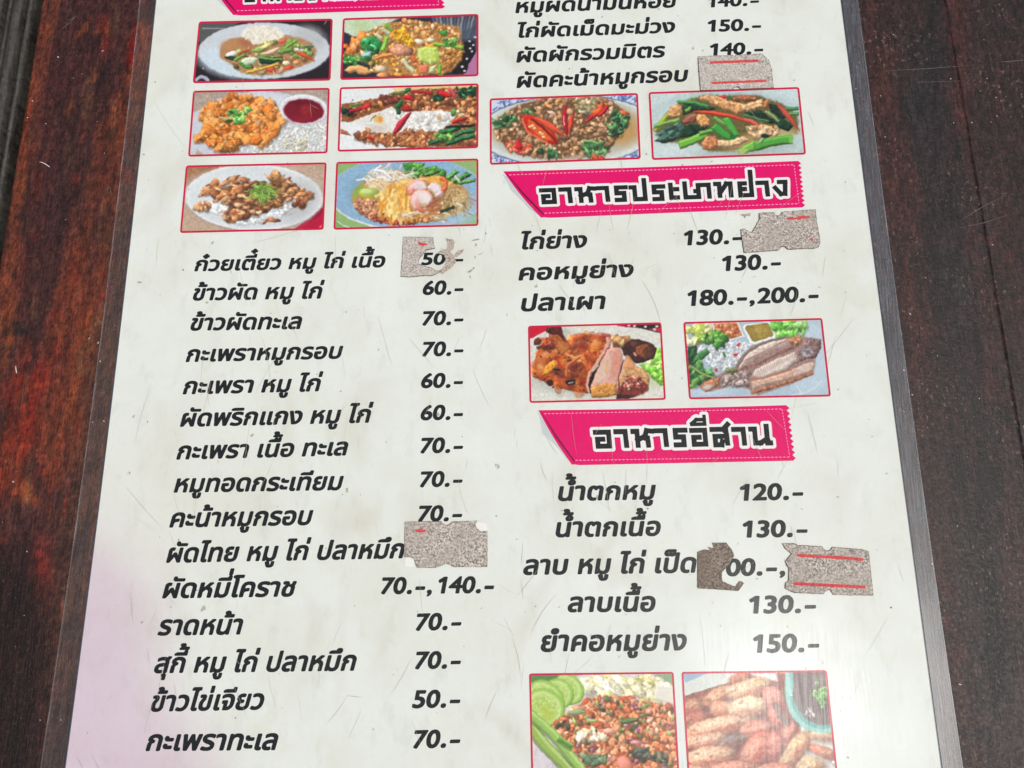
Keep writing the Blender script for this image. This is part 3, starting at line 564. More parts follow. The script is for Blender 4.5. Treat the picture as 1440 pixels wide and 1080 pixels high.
def dD(p):
    p.poly(full(60, 60, 1400, 720), (232, 236, 238)); p.poly([(560, 95), (1360, 60), (1360, 130), (900, 110), (600, 125)], (240, 206, 130)); p.ell(205, 205, 8, 8, 0, (60, 60, 70))
    p.poly([(100, 240), (240, 226), (460, 180), (600, 130), (900, 100), (1360, 100), (1360, 640), (700, 640), (420, 600), (240, 550), (240, 520), (330, 470), (110, 480), (100, 400)], (150, 84, 46), tex=.3, wob=.5)
    meat = [(178, 106, 62), (204, 132, 82), (150, 82, 48), (122, 66, 44), (222, 150, 90), (196, 118, 62)]
    p.scat(170, [(100, 330), (250, 230), (460, 190), (640, 130), (900, 110), (1350, 110), (1350, 320), (760, 340), (560, 230), (380, 310), (200, 350)], (20, 50), meat, asp=.5, shadow=.5)
    p.poly([(170, 410), (360, 340), (480, 300), (560, 260), (640, 330), (760, 310), (1000, 300), (1160, 320), (1120, 420), (1000, 490), (800, 500), (580, 520), (360, 500), (330, 460), (110, 480)], (232, 230, 224), tex=.06, wob=.5)
    p.poly([(100, 400), (240, 430), (330, 470), (240, 540), (240, 600), (700, 640), (700, 720), (60, 720), (60, 520)], (236, 240, 242)); p.poly([(95, 470), (150, 490), (195, 535), (95, 515)], (186, 100, 60), shade=.5)
    p.scat(60, [(520, 290), (740, 340), (1120, 320), (1080, 460), (800, 490), (740, 480)], (22, 44), [(244, 242, 238), (222, 220, 216), (236, 228, 220)], asp=.6, shade=.35, shadow=.25); p.ell(1000, 370, 22, 16, 0, (226, 160, 100)); p.ell(440, 382, 50, 36, 30, (240, 190, 110), soft=8); p.ell(462, 378, 18, 28, 10, (232, 150, 50), soft=5); p.line([(370, 405), (385, 370), (420, 345)], 6, (60, 50, 40)); p.ell(440, 470, 90, 34, 0, (214, 196, 180), soft=10, al=.7); p.ell(860, 380, 90, 30, 0, (206, 210, 206), soft=14, al=.5)
    p.scat(150, [(240, 530), (330, 480), (420, 540), (560, 520), (680, 500), (940, 510), (1040, 560), (900, 630), (700, 630), (420, 595), (260, 565)], (24, 52), meat, asp=.55, shadow=.5)
    p.scat(60, [(1100, 380), (1330, 250), (1330, 620), (1200, 630), (1130, 480)], (22, 44), meat, asp=.5)
    for a in ([(900, 610), (980, 580), (1060, 560)], [(1060, 610), (1180, 570), (1330, 530)], [(1130, 540), (1220, 500), (1330, 480)], [(1000, 500), (1100, 490), (1200, 450)]): p.line(a, 46, (44, 110, 66), shade=.8, tex=.4); p.line([(x, y + 16) for x, y in a], 10, (16, 40, 30))
    p.scat(16, [(960, 520), (1120, 490), (1150, 540), (1000, 590)], (20, 40), GRN, asp=.5); p.line([(1060, 455), (1200, 450), (1330, 440)], 22, (26, 30, 26))
    p.scat(30, [(1150, 100), (1330, 90), (1330, 160), (1200, 170)], (22, 44), DGR + [(50, 130, 70)], asp=.4); p.scat(20, [(960, 150), (1040, 150), (1040, 200), (950, 200)], (20, 36), DGR); p.scat(14, [(110, 290), (200, 300), (180, 345), (110, 330)], (20, 36), DGR); p.poly([(170, 250), (280, 230), (290, 250), (200, 275)], (90, 130, 66), shade=.5); p.poly([(560, 140), (660, 120), (640, 160), (560, 160)], (100, 120, 60), shade=.6)
    p.poly([(670, 130), (700, 95), (740, 92), (740, 120), (690, 150), (650, 165)], (40, 110, 60), shade=.6); p.poly([(590, 260), (640, 210), (670, 215), (650, 280), (600, 290)], (36, 110, 60), shade=.7); p.poly([(606, 300), (640, 280), (655, 320), (640, 340), (606, 338)], (26, 84, 54), shade=.8)
    red = (204, 26, 40)
    p.line([(585, 515), (650, 420), (740, 320)], 58, (190, 30, 46), shade=.8, taper=True); p.poly([(655, 270), (700, 240), (745, 270), (770, 310), (700, 320), (660, 300)], (176, 40, 34), shade=.8, tex=.3); p.poly([(665, 190), (680, 155), (730, 165), (780, 205), (760, 218), (700, 205)], (216, 24, 40), shade=.8); p.ell(815, 190, 30, 20, 10, (160, 90, 40), shade=.7)
    p.line([(740, 130), (830, 130), (930, 150)], 24, red, shade=.7); p.poly([(990, 150), (1010, 110), (1060, 130), (1130, 170), (1080, 190), (1020, 170)], (216, 26, 40), shade=.8); p.line([(1085, 95), (1120, 130), (1145, 175)], 34, (222, 80, 96), shade=.6); p.line([(170, 310), (260, 300), (350, 240)], 34, (176, 26, 44), shade=.7); p.ell(330, 262, 46, 22, -28, (216, 40, 40), shade=.7)
    p.line([(1120, 420), (1180, 390), (1260, 370)], 32, red, shade=.7); p.poly([(320, 545), (370, 540), (415, 565), (400, 580), (340, 565)], red, shade=.6); p.ell(1130, 320, 22, 38, 10, (80, 140, 70), shade=.7); p.scat(12, [(1140, 280), (1230, 290), (1250, 350), (1180, 360)], (18, 34), [(222, 190, 130), (206, 150, 90), (236, 226, 200)]); p.scat(30, [(440, 160), (640, 190), (560, 240), (460, 200)], (16, 34), [(120, 50, 40), (150, 60, 44), (96, 50, 40)])
def dE(p):
    p.poly(full(50, 60, 1420, 720), (196, 166, 142), tex=.08); p.poly([(60, 80), (430, 90), (120, 280), (60, 280)], (170, 118, 80), tex=.2); p.poly([(1080, 690), (1200, 610), (1420, 430), (1420, 720)], (196, 12, 54)); p.line([(1230, 600), (1300, 560), (1400, 470)], 40, (150, 6, 44), al=.7); p.poly([(1330, 655), (1360, 635), (1358, 660)], (240, 120, 130))
    p.ell(740, 386, 634, 310, 1, (150, 140, 140), soft=6); p.ell(740, 380, 634, 306, 1, (236, 236, 238), soft=3); p.ell(740, 382, 600, 280, 1, (214, 222, 228), soft=10); p.ell(1150, 420, 200, 150, -50, (192, 192, 194), soft=40, al=.9); p.ell(500, 330, 380, 170, 0, (226, 232, 236), soft=40, al=.8)
    for q in ([(440, 260), (560, 230), (640, 260), (500, 300)], [(330, 420), (480, 440), (500, 520), (360, 520)], [(880, 500), (1080, 430), (1100, 460), (960, 560), (860, 560)], [(560, 580), (840, 540), (830, 610), (600, 630)]): p.scat(50, q, (14, 34), [(246, 248, 250), (226, 232, 238)], shade=.3, shadow=.2, asp=.5)
    p.fibres(30, [(560, 570), (720, 640)], 40, 5, [(180, 190, 200), (200, 210, 216)], al=.7); p.fibres(12, [(980, 480), (1110, 540)], 50, 5, [(150, 150, 156)], ang=(130, 160), al=.6)
    m = [(186, 118, 70), (206, 146, 96), (158, 92, 56), (224, 172, 124), (134, 72, 48), (200, 130, 78)]
    p.scat(20, [(240, 360), (330, 250), (440, 220), (600, 180), (560, 220), (430, 280), (310, 350)], (32, 62), m, asp=.42, ang=(130, 180)); p.scat(12, [(200, 460), (330, 430), (320, 490), (220, 500)], (30, 54), m)
    p.poly([(340, 370), (420, 300), (640, 240), (900, 240), (1120, 260), (1220, 360), (1000, 420), (900, 500), (760, 530), (560, 560), (480, 540), (520, 430), (370, 410)], (110, 60, 42), soft=5, wob=1.2, tex=.3, al=.85)
    p.scat(150, [(330, 400), (420, 290), (640, 215), (740, 240), (1000, 220), (1180, 270), (1270, 370), (1200, 420), (1060, 400), (900, 500), (760, 530), (560, 590), (460, 550), (520, 450), (380, 420)], (30, 66), m, asp=.42, ang=(-40, 40), shadow=.6)
    p.scat(9, [(850, 200), (960, 160), (990, 200), (900, 240)], (36, 60), [(206, 146, 90), (190, 126, 70)]); p.scat(8, [(1090, 410), (1210, 400), (1190, 460), (1120, 460)], (32, 52), [(160, 94, 54), (132, 70, 44)]); p.scat(9, [(450, 570), (640, 560), (560, 610), (450, 600)], (26, 44), m); p.ell(910, 590, 66, 24, 4, (176, 104, 62), shade=.7, wob=.08); p.ell(840, 605, 36, 14, -40, (150, 80, 50), shade=.7)
    p.ell(830, 320, 110, 66, 20, (60, 90, 36), soft=10, al=.8); p.fibres(110, [(700, 240), (940, 400)], 90, 9, [(132, 176, 62), (96, 146, 52), (170, 206, 90), (64, 110, 44)], ang=(0, 180), al=.95)
def dF(p):
    p.poly(full(50, 60, 1420, 720), (146, 184, 110)); p.ell(740, 380, 720, 340, 0, (232, 238, 244), soft=2); p.ell(740, 372, 715, 333, 0, (138, 180, 214), soft=3, tex=.05); p.ell(1200, 560, 260, 120, -24, (160, 196, 220), soft=40); p.poly([(60, 620), (110, 640), (190, 700), (60, 720)], (130, 170, 90)); p.line([(90, 632), (150, 670), (210, 690)], 8, (230, 236, 244))
    p.ell(750, 400, 545, 240, 5, (112, 150, 172), soft=16, al=.5); p.poly([(225, 440), (240, 350), (330, 270), (420, 230), (700, 170), (1100, 210), (1280, 330), (1300, 420), (1250, 510), (1080, 590), (930, 640), (620, 660), (420, 620), (260, 520)], (196, 150, 88), soft=6, tex=.2, wob=.6); p.poly([(230, 440), (245, 350), (330, 280), (340, 330), (280, 400)], (150, 180, 66), soft=6)
    for q in ([(700, 100), (800, 90), (820, 200), (760, 250), (720, 200)], [(780, 100), (900, 95), (880, 180), (800, 170)], [(720, 240), (760, 170), (870, 180), (850, 240)], [(860, 150), (1000, 120), (1070, 170), (960, 220), (880, 220)], [(1010, 220), (1060, 150), (1100, 170), (1090, 240)], [(1080, 240), (1180, 160), (1220, 180), (1130, 260)], [(1120, 270), (1280, 180), (1340, 200), (1200, 290)], [(1160, 290), (1370, 240), (1360, 270), (1230, 300)]): p.poly(q, [(80, 150, 62), (56, 128, 52), (70, 140, 50)][int(q[0][0]) % 3], shade=.9, tex=.4, wob=.3)
    for a in ([(760, 220), (840, 170), (900, 120)], [(900, 210), (980, 170)], [(1150, 260), (1260, 200)], [(1200, 280), (1340, 245)]): p.line(a, 9, (150, 200, 110))
    p.line([(1175, 215), (1200, 250), (1225, 270)], 26, (226, 232, 196), shade=.4)
    p.fibres(120, [(320, 150), (720, 310)], 130, 10, [(240, 234, 220), (222, 206, 176), (250, 246, 238), (206, 186, 150)], ang=(-30, 60)); p.line([(440, 165), (520, 180), (600, 250)], 34, (240, 238, 240), shade=.4); p.line([(270, 255), (340, 245), (420, 250)], 14, (236, 234, 230))
    p.fibres(130, [(330, 260), (640, 350)], 110, 9, [(222, 190, 146), (236, 210, 170), (206, 160, 110)], ang=(-20, 30))
    p.ell(395, 375, 104, 44, 4, (196, 196, 20), shade=.3); p.ell(390, 362, 96, 34, 2, (176, 206, 96), shade=.3); p.ell(370, 360, 40, 14, 0, (214, 226, 160))
    p.scat(190, [(250, 480), (300, 430), (440, 440), (520, 540), (600, 600), (560, 620), (420, 610), (300, 560)], (12, 28), [(206, 140, 100), (226, 170, 130), (180, 106, 70), (160, 90, 60)], asp=.7, shadow=.4); p.scat(120, [(360, 570), (520, 570), (700, 620), (810, 655), (600, 665), (420, 620)], (9, 20), [(170, 50, 36), (196, 80, 50), (140, 36, 30), (206, 120, 80)], asp=.7, shadow=.4)
    p.poly([(480, 420), (560, 330), (700, 260), (800, 250), (790, 420), (780, 480), (700, 560), (560, 560), (490, 500)], (238, 176, 70), shade=.5, wob=.6, tex=.2); p.fibres(160, [(490, 270), (790, 570)], 130, 22, [(250, 206, 110), (242, 180, 66), (224, 146, 46), (252, 220, 140)], ang=(60, 130), al=.85); p.fibres(60, [(860, 220), (1080, 290)], 100, 18, [(250, 196, 90), (236, 160, 60)], ang=(10, 60)); p.fibres(20, [(640, 240), (820, 290)], 100, 12, [(244, 200, 120)], ang=(-20, 40))
    p.poly([(930, 440), (1000, 400), (1120, 380), (1280, 400), (1260, 520), (1050, 560), (900, 560)], (170, 120, 66), tex=.3, wob=.5); p.fibres(150, [(1030, 320), (1290, 540)], 120, 10, [(206, 176, 120), (176, 136, 80), (146, 106, 60), (222, 196, 140)]); p.fibres(60, [(640, 530), (1080, 640)], 120, 12, [(216, 186, 140), (236, 220, 190), (176, 116, 66)], ang=(-30, 20)); p.scat(24, [(700, 600), (940, 600), (930, 640), (740, 640)], (20, 36), [(206, 140, 70), (180, 110, 50)])
    p.line([(940, 540), (1000, 500), (1065, 465)], 18, (232, 226, 206)); p.line([(1190, 465), (1250, 490)], 12, (240, 236, 226)); p.line([(1040, 545), (1110, 525), (1180, 500)], 30, (40, 60, 44)); p.fibres(30, [(930, 430), (1060, 540)], 80, 12, [(176, 90, 50), (200, 120, 70)], ang=(130, 160))
    def prawn(pts, w, c): 
        p.line([(x + 6, y + 12) for x, y in pts], w * 1.1, (150, 80, 50), al=.5); p.line(pts, w, c, shade=.4, taper=True)
        for k in range(1, len(pts) - 1): p.line([(pts[k][0] - w * .35, pts[k][1] - w * .3), (pts[k][0] + w * .3, pts[k][1] + w * .35)], 5, (236, 130, 110), al=.5)
        p.line([(x - 4, y - w * .12) for x, y in pts], w * .3, (252, 240, 240), al=.6)
    prawn([(770, 390), (775, 330), (820, 290), (880, 290), (915, 340)], 96, (236, 160, 146)); p.ell(850, 310, 56, 42, 10, (240, 226, 232), soft=12, al=.8); p.poly([(750, 350), (800, 330), (810, 380), (770, 400), (750, 380)], (240, 130, 110), shade=.4)
    prawn([(930, 330), (970, 310), (1020, 330), (1040, 380), (1000, 400)], 80, (236, 190, 190)); p.ell(990, 335, 50, 34, 20, (238, 230, 238), soft=10, al=.8); p.line([(1040, 230), (1090, 260), (1095, 320), (1070, 360)], 40, (238, 112, 60), shade=.6)
    prawn([(820, 520), (800, 460), (830, 400), (900, 390), (950, 430), (920, 480)], 100, (238, 180, 166)); p.ell(880, 425, 60, 54, 20, (242, 234, 236), soft=14, al=.9); p.line([(830, 500), (860, 530), (905, 558)], 36, (236, 110, 90), shade=.6, taper=True); p.ell(830, 470, 28, 50, 5, (240, 160, 146), soft=10, al=.8)
def dG(p):
    p.poly(full(50, 40, 1420, 680), (206, 216, 238)); 
    for reg in ([(70, 95), (440, 80), (200, 160), (80, 220)], [(1080, 60), (1350, 50), (1350, 160), (1240, 110)], [(70, 540), (200, 600), (420, 650), (70, 665)], [(1380, 490), (1240, 570), (1040, 630), (1390, 620)]): p.fibres(46, reg, 44, 11, [(70, 100, 176), (106, 136, 206), (50, 76, 150)], curl=.9, al=.85)
    p.ell(740, 372, 800, 312, -2, (30, 60, 110), soft=2); p.ell(740, 372, 792, 305, -2, (214, 222, 222), soft=3); p.ell(730, 360, 690, 285, -2, (190, 190, 176), soft=12); p.ell(1150, 330, 230, 160, 20, (196, 150, 86), soft=30); p.ell(200, 420, 140, 60, 20, (200, 170, 120), soft=24)
    reg = [(90, 370), (130, 260), (300, 150), (500, 95), (900, 75), (1120, 100), (1230, 200), (1290, 300), (1200, 420), (1090, 560), (900, 600), (640, 620), (400, 600), (220, 540), (110, 420)]
    p.poly(reg, (122, 82, 52), soft=5, tex=.3, wob=.6); pal = [(196, 150, 110), (170, 122, 82), (216, 172, 130), (142, 98, 62), (200, 140, 84), (122, 90, 66)]
    p.scat(520, reg, (14, 34), pal, asp=.7, shadow=.5); p.scat(40, [(200, 480), (420, 500), (400, 590), (230, 560)], (18, 40), [(222, 80, 50), (206, 60, 44), (200, 130, 90)], asp=.6); p.scat(30, [(780, 90), (1000, 100), (980, 210), (840, 220)], (24, 42), [(170, 150, 110), (196, 176, 140), (140, 130, 90)])
    for reg2, n in (([(80, 280), (230, 240), (300, 260), (220, 320), (100, 350)], 24), ([(1080, 400), (1130, 280), (1120, 190), (1270, 260), (1260, 340), (1180, 420)], 40), ([(860, 560), (880, 470), (1060, 480), (1090, 560), (960, 590)], 34), ([(400, 560), (540, 520), (660, 570), (640, 610), (460, 560)], 16), ([(370, 160), (450, 160), (430, 220), (370, 210)], 6)): p.scat(n, reg2, (24, 54), [(52, 106, 60), (80, 140, 80), (30, 66, 44), (110, 160, 96)], asp=.35)
    p.poly([(330, 250), (380, 230), (470, 250), (600, 340), (660, 470), (640, 500), (560, 480), (440, 430), (370, 360)], (206, 36, 20), shade=.5); p.poly([(390, 270), (470, 290), (580, 370), (630, 460), (560, 460), (450, 400), (390, 330)], (232, 84, 34), tex=.2); p.line([(450, 260), (580, 330), (720, 425)], 62, (232, 78, 44), shade=.7, taper=True); p.line([(420, 270), (520, 340), (640, 470)], 20, (130, 20, 20)); p.line([(340, 260), (380, 380), (560, 480)], 16, (240, 110, 70))
    for x, y in ((430, 330), (450, 350), (520, 400), (530, 430), (500, 390), (410, 340)): p.ell(x, y, 16, 12, 0, (240, 200, 130), shade=.5)
    p.line([(720, 150), (715, 270), (735, 430)], 50, (190, 20, 32), shade=.7, taper=True); p.line([(790, 180), (770, 300), (750, 400)], 44, (222, 70, 40), shade=.7, taper=True); p.line([(705, 240), (710, 330)], 8, (250, 180, 180)); p.ell(760, 205, 32, 30, 0, (196, 150, 110), shade=.8)
    p.line([(1060, 130), (1000, 210), (900, 300)], 60, (200, 26, 40), shade=.7, taper=True); p.line([(1020, 140), (1030, 190), (960, 230)], 56, (236, 90, 40), shade=.7); p.line([(1000, 240), (1060, 210), (1090, 150)], 34, (206, 30, 44), shade=.7); p.poly([(290, 460), (310, 440), (350, 520), (320, 550), (285, 530)], (214, 24, 40), shade=.7); p.ell(590, 210, 30, 14, 10, (240, 214, 206)); p.ell(1240, 215, 50, 16, 20, (220, 90, 50), shade=.5); p.line([(880, 465), (960, 470), (1020, 490)], 30, (130, 176, 100), shade=.7); p.scat(20, [(950, 600), (1060, 600), (1040, 625), (960, 625)], (16, 30), [(206, 60, 44), (214, 90, 60)]); p.ell(800, 605, 100, 20, -4, (216, 180, 160), al=.6, soft=8)
def dH(p):
    p.poly(full(40, 20, 1420, 660), (200, 218, 220), tex=.05); p.ell(720, 330, 690, 290, 0, (180, 202, 206), soft=20); p.ell(700, 340, 640, 240, 0, (196, 216, 214), soft=20); p.ell(900, 560, 420, 60, -3, (160, 176, 170), soft=26, al=.7); p.ell(250, 560, 200, 50, 0, (206, 222, 224), soft=20)
    p.poly([(80, 380), (200, 240), (320, 150), (520, 90), (980, 90), (1180, 160), (1320, 260), (1320, 420), (1180, 430), (980, 500), (760, 570), (560, 570), (420, 480), (180, 500)], (104, 92, 50), soft=8, wob=.8, tex=.2); p.ell(960, 480, 260, 70, -10, (190, 150, 90), soft=16, al=.8); p.ell(1180, 420, 150, 40, -8, (200, 180, 120), soft=14, al=.8)
    p.line([(90, 400), (160, 320), (230, 220)], 50, (160, 176, 50), shade=.5, taper=True)
    for q in ([(280, 140), (480, 150), (620, 200), (500, 190), (340, 170)], [(330, 180), (520, 160), (620, 210), (560, 230), (420, 230), (340, 260)], [(860, 240), (1000, 215), (1100, 300), (1170, 330), (1060, 330), (900, 270)], [(1070, 160), (1140, 180), (1240, 280), (1180, 300), (1090, 230)], [(1080, 290), (1200, 290), (1280, 350), (1240, 400), (1160, 370)], [(90, 480), (200, 400), (420, 340), (560, 370), (480, 430), (300, 460), (180, 505)], [(380, 340), (560, 350), (560, 380), (440, 420)]): p.poly(q, DGR[int(q[0][0]) % 3], shade=.9, tex=.5, wob=.4)
    p.scat(26, [(130, 400), (300, 320), (340, 340), (290, 450), (130, 480)], (26, 60), [(60, 100, 90), (90, 130, 116), (30, 66, 54)], asp=.35, ang=(-40, 0)); p.line([(90, 360), (180, 330), (310, 300)], 34, (120, 170, 80), shade=.6)
    for a, w, c_ in (([(300, 520), (420, 480), (540, 420)], 70, (110, 180, 60)), ([(290, 150), (420, 150), (560, 190)], 30, (70, 150, 70)), ([(400, 110), (450, 120)], 24, (130, 190, 100)), ([(600, 280), (680, 330), (740, 360)], 36, (110, 170, 76)), ([(860, 260), (960, 290), (1070, 315)], 26, (70, 130, 66)), ([(1040, 225), (1110, 270), (1160, 320)], 20, (150, 190, 120)), ([(1200, 205), (1330, 205)], 34, (70, 130, 70)), ([(1240, 250), (1330, 250)], 30, (90, 150, 80)), ([(470, 420), (560, 400), (600, 390)], 40, (96, 160, 60)), ([(360, 230), (390, 210), (400, 190)], 30, (120, 160, 70))): p.line(a, w, c_, shade=.7)
    p.poly([(670, 290), (735, 275), (830, 440), (780, 450), (720, 380)], (70, 170, 60), shade=.7); p.poly([(570, 375), (620, 325), (760, 440), (750, 490), (680, 460)], (54, 156, 54), shade=.8); p.poly([(740, 400), (790, 440), (770, 480), (740, 490)], (24, 110, 44))
    p.poly([(800, 570), (860, 520), (940, 480), (980, 490), (960, 560), (880, 590), (820, 590)], (110, 180, 66), shade=.7); p.line([(950, 530), (1100, 490), (1270, 465)], 78, (74, 162, 54), shade=.8); p.ell(1262, 465, 20, 36, 10, (120, 190, 80)); p.line([(990, 500), (1030, 460), (1050, 440)], 34, (140, 190, 120), shade=.6); p.ell(850, 570, 40, 20, -10, (170, 200, 100), soft=5)
    pk = [(206, 150, 100), (190, 124, 74), (224, 176, 130), (170, 100, 60)]
    p.poly([(470, 100), (560, 85), (700, 110), (720, 150), (600, 160), (480, 130)], (214, 156, 104), shade=.7, tex=.4); p.poly([(550, 150), (700, 130), (880, 170), (870, 230), (800, 255), (720, 220)], (212, 150, 94), shade=.7, tex=.5); p.poly([(820, 180), (1020, 120), (1030, 190), (900, 230), (850, 230)], (222, 168, 116), shade=.7, tex=.5); p.poly([(750, 110), (860, 85), (980, 110), (960, 140), (800, 145)], (178, 98, 60), shade=.7, tex=.5); p.poly([(1030, 140), (1070, 115), (1080, 150), (1060, 205), (1020, 200)], (190, 116, 66), shade=.7)
    p.poly([(200, 270), (230, 190), (290, 165), (330, 190), (325, 270), (250, 295)], (206, 146, 90), shade=.7, tex=.5); p.poly([(315, 320), (380, 260), (450, 245), (470, 290), (420, 330), (340, 340)], (150, 84, 66), shade=.8, tex=.3); p.poly([(450, 260), (520, 250), (575, 300), (565, 355), (490, 360), (455, 310)], (214, 150, 84), shade=.7, tex=.4)
    p.poly([(490, 500), (540, 440), (620, 440), (640, 520), (580, 565), (510, 560)], (200, 124, 76), shade=.7, tex=.5); p.poly([(620, 470), (720, 480), (860, 440), (910, 470), (820, 520), (700, 540), (640, 530)], (216, 176, 128), shade=.7, tex=.4); p.poly([(870, 360), (1000, 335), (1100, 350), (1160, 400), (1140, 440), (1000, 450), (900, 430)], (204, 158, 108), shade=.6, tex=.5); p.scat(30, [(900, 360), (1150, 370), (1130, 440), (930, 440)], (20, 44), [(214, 172, 126), (190, 140, 90), (226, 196, 156)], asp=.5); p.ell(1040, 440, 36, 18, 0, (30, 40, 30))
    p.line([(430, 230), (560, 240), (760, 270), (980, 345)], 38, (222, 66, 40), shade=.7, taper=True); p.line([(860, 290), (930, 310), (985, 345)], 20, (240, 90, 90)); p.line([(1140, 160), (1230, 260), (1340, 400)], 40, (214, 76, 54), shade=.7, taper=True); p.poly([(640, 100), (680, 85), (715, 110), (690, 120)], (222, 50, 50), shade=.5); p.ell(740, 118, 16, 18, 0, (40, 110, 60))
def dI(p):
    p.poly(full(60, 40, 1380, 830), (222, 222, 212), tex=.05); p.poly([(60, 60), (270, 80), (240, 140), (90, 215)], (216, 10, 44)); p.poly([(900, 80), (1340, 50), (1340, 165), (1100, 110)], (44, 32, 38)); p.poly([(900, 78), (1010, 90), (1080, 110), (900, 90)], (190, 20, 50)); p.poly([(1180, 118), (1310, 110), (1310, 150)], (190, 40, 60))
    for x, y in ((1060, 92), (1160, 97), (1270, 98), (1010, 85), (1245, 120)): p.ell(x, y, 15, 10, 0, (222, 220, 206))
    p.ell(430, 150, 60, 40, 30, (170, 186, 192), soft=20, al=.8); p.ell(500, 660, 380, 60, 8, (160, 160, 150), soft=30, al=.6); p.ell(1230, 600, 80, 80, 0, (206, 212, 180), soft=24)
    p.poly([(1100, 450), (1180, 430), (1270, 300), (1320, 300), (1330, 640), (1290, 640), (1200, 540)], (130, 200, 60), shade=.5, tex=.4, wob=.8); p.scat(26, [(1150, 450), (1310, 330), (1320, 600), (1220, 540)], (30, 60), [(150, 220, 80), (110, 190, 50), (190, 230, 130)], asp=.5, shadow=.2)
    body = [(125, 460), (170, 330), (210, 290), (200, 200), (270, 195), (330, 260), (450, 230), (560, 180), (650, 165), (800, 190), (820, 260), (760, 360), (720, 440), (640, 540), (620, 640), (640, 715), (480, 690), (370, 660), (240, 610), (130, 555)]
    p.poly(body, (186, 74, 24), shade=.5, tex=.4, wob=.5)
    p.scat(90, body, (40, 110), [(214, 96, 30), (190, 66, 22), (160, 40, 20), (232, 130, 40), (136, 30, 18), (206, 84, 30)], asp=.5, shade=.6, al=.5, wob=.12, shadow=.1)
    for x, y, rx, ry, a_ in ((250, 360, 90, 40, -30), (560, 250, 120, 30, -10), (330, 300, 70, 26, 30), (700, 250, 60, 50, -40), (520, 400, 120, 40, -30), (200, 470, 50, 60, 20)): p.ell(x, y, rx, ry, a_, (236, 136, 60), soft=16, al=.6); p.ell(x - 12, y - 10, rx * .4, ry * .3, a_, (250, 210, 160), soft=8, al=.5)
    p.scat(50, body, (10, 30), [(90, 22, 16), (60, 16, 14), (240, 160, 80), (150, 30, 20)], asp=.6, shade=.3, al=.8, shadow=0)
    p.poly([(480, 280), (540, 200), (640, 190), (650, 260), (600, 310), (500, 320)], (122, 30, 24), soft=16, tex=.5, al=.6); p.poly([(215, 540), (240, 460), (320, 395), (360, 440), (330, 490), (260, 540)], (240, 150, 40), shade=.6, tex=.3)
    p.poly([(300, 500), (350, 460), (440, 480), (420, 580), (360, 590)], (96, 32, 28), soft=14, wob=1., tex=.5, al=.7); p.poly([(440, 560), (460, 440), (540, 410), (600, 470), (560, 560), (480, 590)], (90, 26, 22), soft=16, wob=1., tex=.6, al=.65); p.line([(430, 560), (440, 460), (560, 370)], 26, (222, 110, 50), shade=.5); p.line([(430, 345), (520, 385), (570, 355)], 12, (240, 170, 100)); p.line([(350, 380), (370, 440), (400, 480)], 20, (206, 30, 20), al=.8)
    p.poly([(430, 590), (520, 580), (515, 620), (450, 640), (428, 615)], (26, 20, 20)); p.line([(450, 620), (500, 602)], 8, (220, 210, 200)); p.ell(285, 615, 34, 30, 10, (56, 22, 20)); p.ell(345, 490, 36, 12, 10, (44, 20, 18)); p.ell(313, 652, 10, 8, 0, (70, 24, 20)); p.ell(380, 665, 10, 8, 0, (110, 40, 24))
    p.line([(320, 110), (360, 220), (440, 330)], 128, (176, 84, 34), shade=.6, tex=.4); p.poly([(245, 130), (260, 95), (385, 95), (400, 170), (430, 250), (360, 170), (300, 170)], (88, 26, 24), tex=.4, shade=.4); p.ell(270, 135, 26, 20, 0, (50, 20, 22)); p.scat(20, [(250, 200), (330, 240), (300, 300), (210, 290)], (24, 44), [(130, 40, 30), (170, 70, 40)]); p.ell(172, 235, 34, 36, 0, (90, 40, 34), shade=.6, wob=.1); p.ell(178, 290, 20, 16, 0, (70, 30, 26)); p.ell(400, 290, 60, 30, 50, (214, 130, 60), soft=14, al=.8)
    p.scat(16, [(860, 200), (1000, 210), (990, 260), (870, 270)], (34, 56), [(206, 170, 110), (190, 140, 80), (160, 80, 50)], asp=.6); p.poly([(795, 200), (820, 190), (850, 230), (840, 270), (815, 280)], (226, 150, 130), shade=.5)
    p.poly([(1030, 210), (1090, 210), (1230, 255), (1270, 300), (1240, 390), (1140, 430), (1070, 430), (960, 360), (940, 290)], (58, 28, 28), shade=.6, tex=.4, wob=.3); p.poly([(1070, 290), (1160, 250), (1220, 290), (1230, 360), (1160, 390), (1080, 350)], (140, 70, 34), tex=.4, shade=.4); p.ell(1190, 330, 46, 50, 0, (90, 44, 34), tex=.3, soft=6); p.ell(1068, 350, 12, 20, -20, (226, 150, 130)); p.ell(1050, 250, 30, 24, 0, (110, 50, 46), soft=5)
    p.poly([(640, 640), (650, 560), (740, 440), (720, 450), (790, 340), (870, 290), (900, 300), (905, 720), (650, 710)], (30, 18, 18)); p.line([(815, 250), (760, 350), (700, 450), (635, 540), (625, 640), (640, 700)], 22, (226, 170, 146)); p.line([(830, 280), (770, 380), (740, 440)], 14, (150, 30, 24))
    p.poly([(660, 640), (700, 540), (760, 400), (810, 310), (860, 285), (930, 290), (950, 360), (940, 480), (905, 600), (900, 730), (740, 750), (670, 740)], (220, 160, 140), shade=.35, tex=.1); p.poly([(690, 600), (740, 470), (820, 330), (850, 420), (800, 560), (740, 620)], (226, 190, 172), soft=10, al=.9); p.line([(815, 400), (805, 470), (800, 520)], 24, (222, 170, 110), al=.8); p.poly([(655, 660), (720, 630), (800, 620), (890, 625), (900, 725), (740, 755), (670, 745)], (212, 140, 60), shade=.5, tex=.4, wob=.3); p.ell(890, 420, 34, 100, 6, (222, 130, 110), soft=14, al=.7)
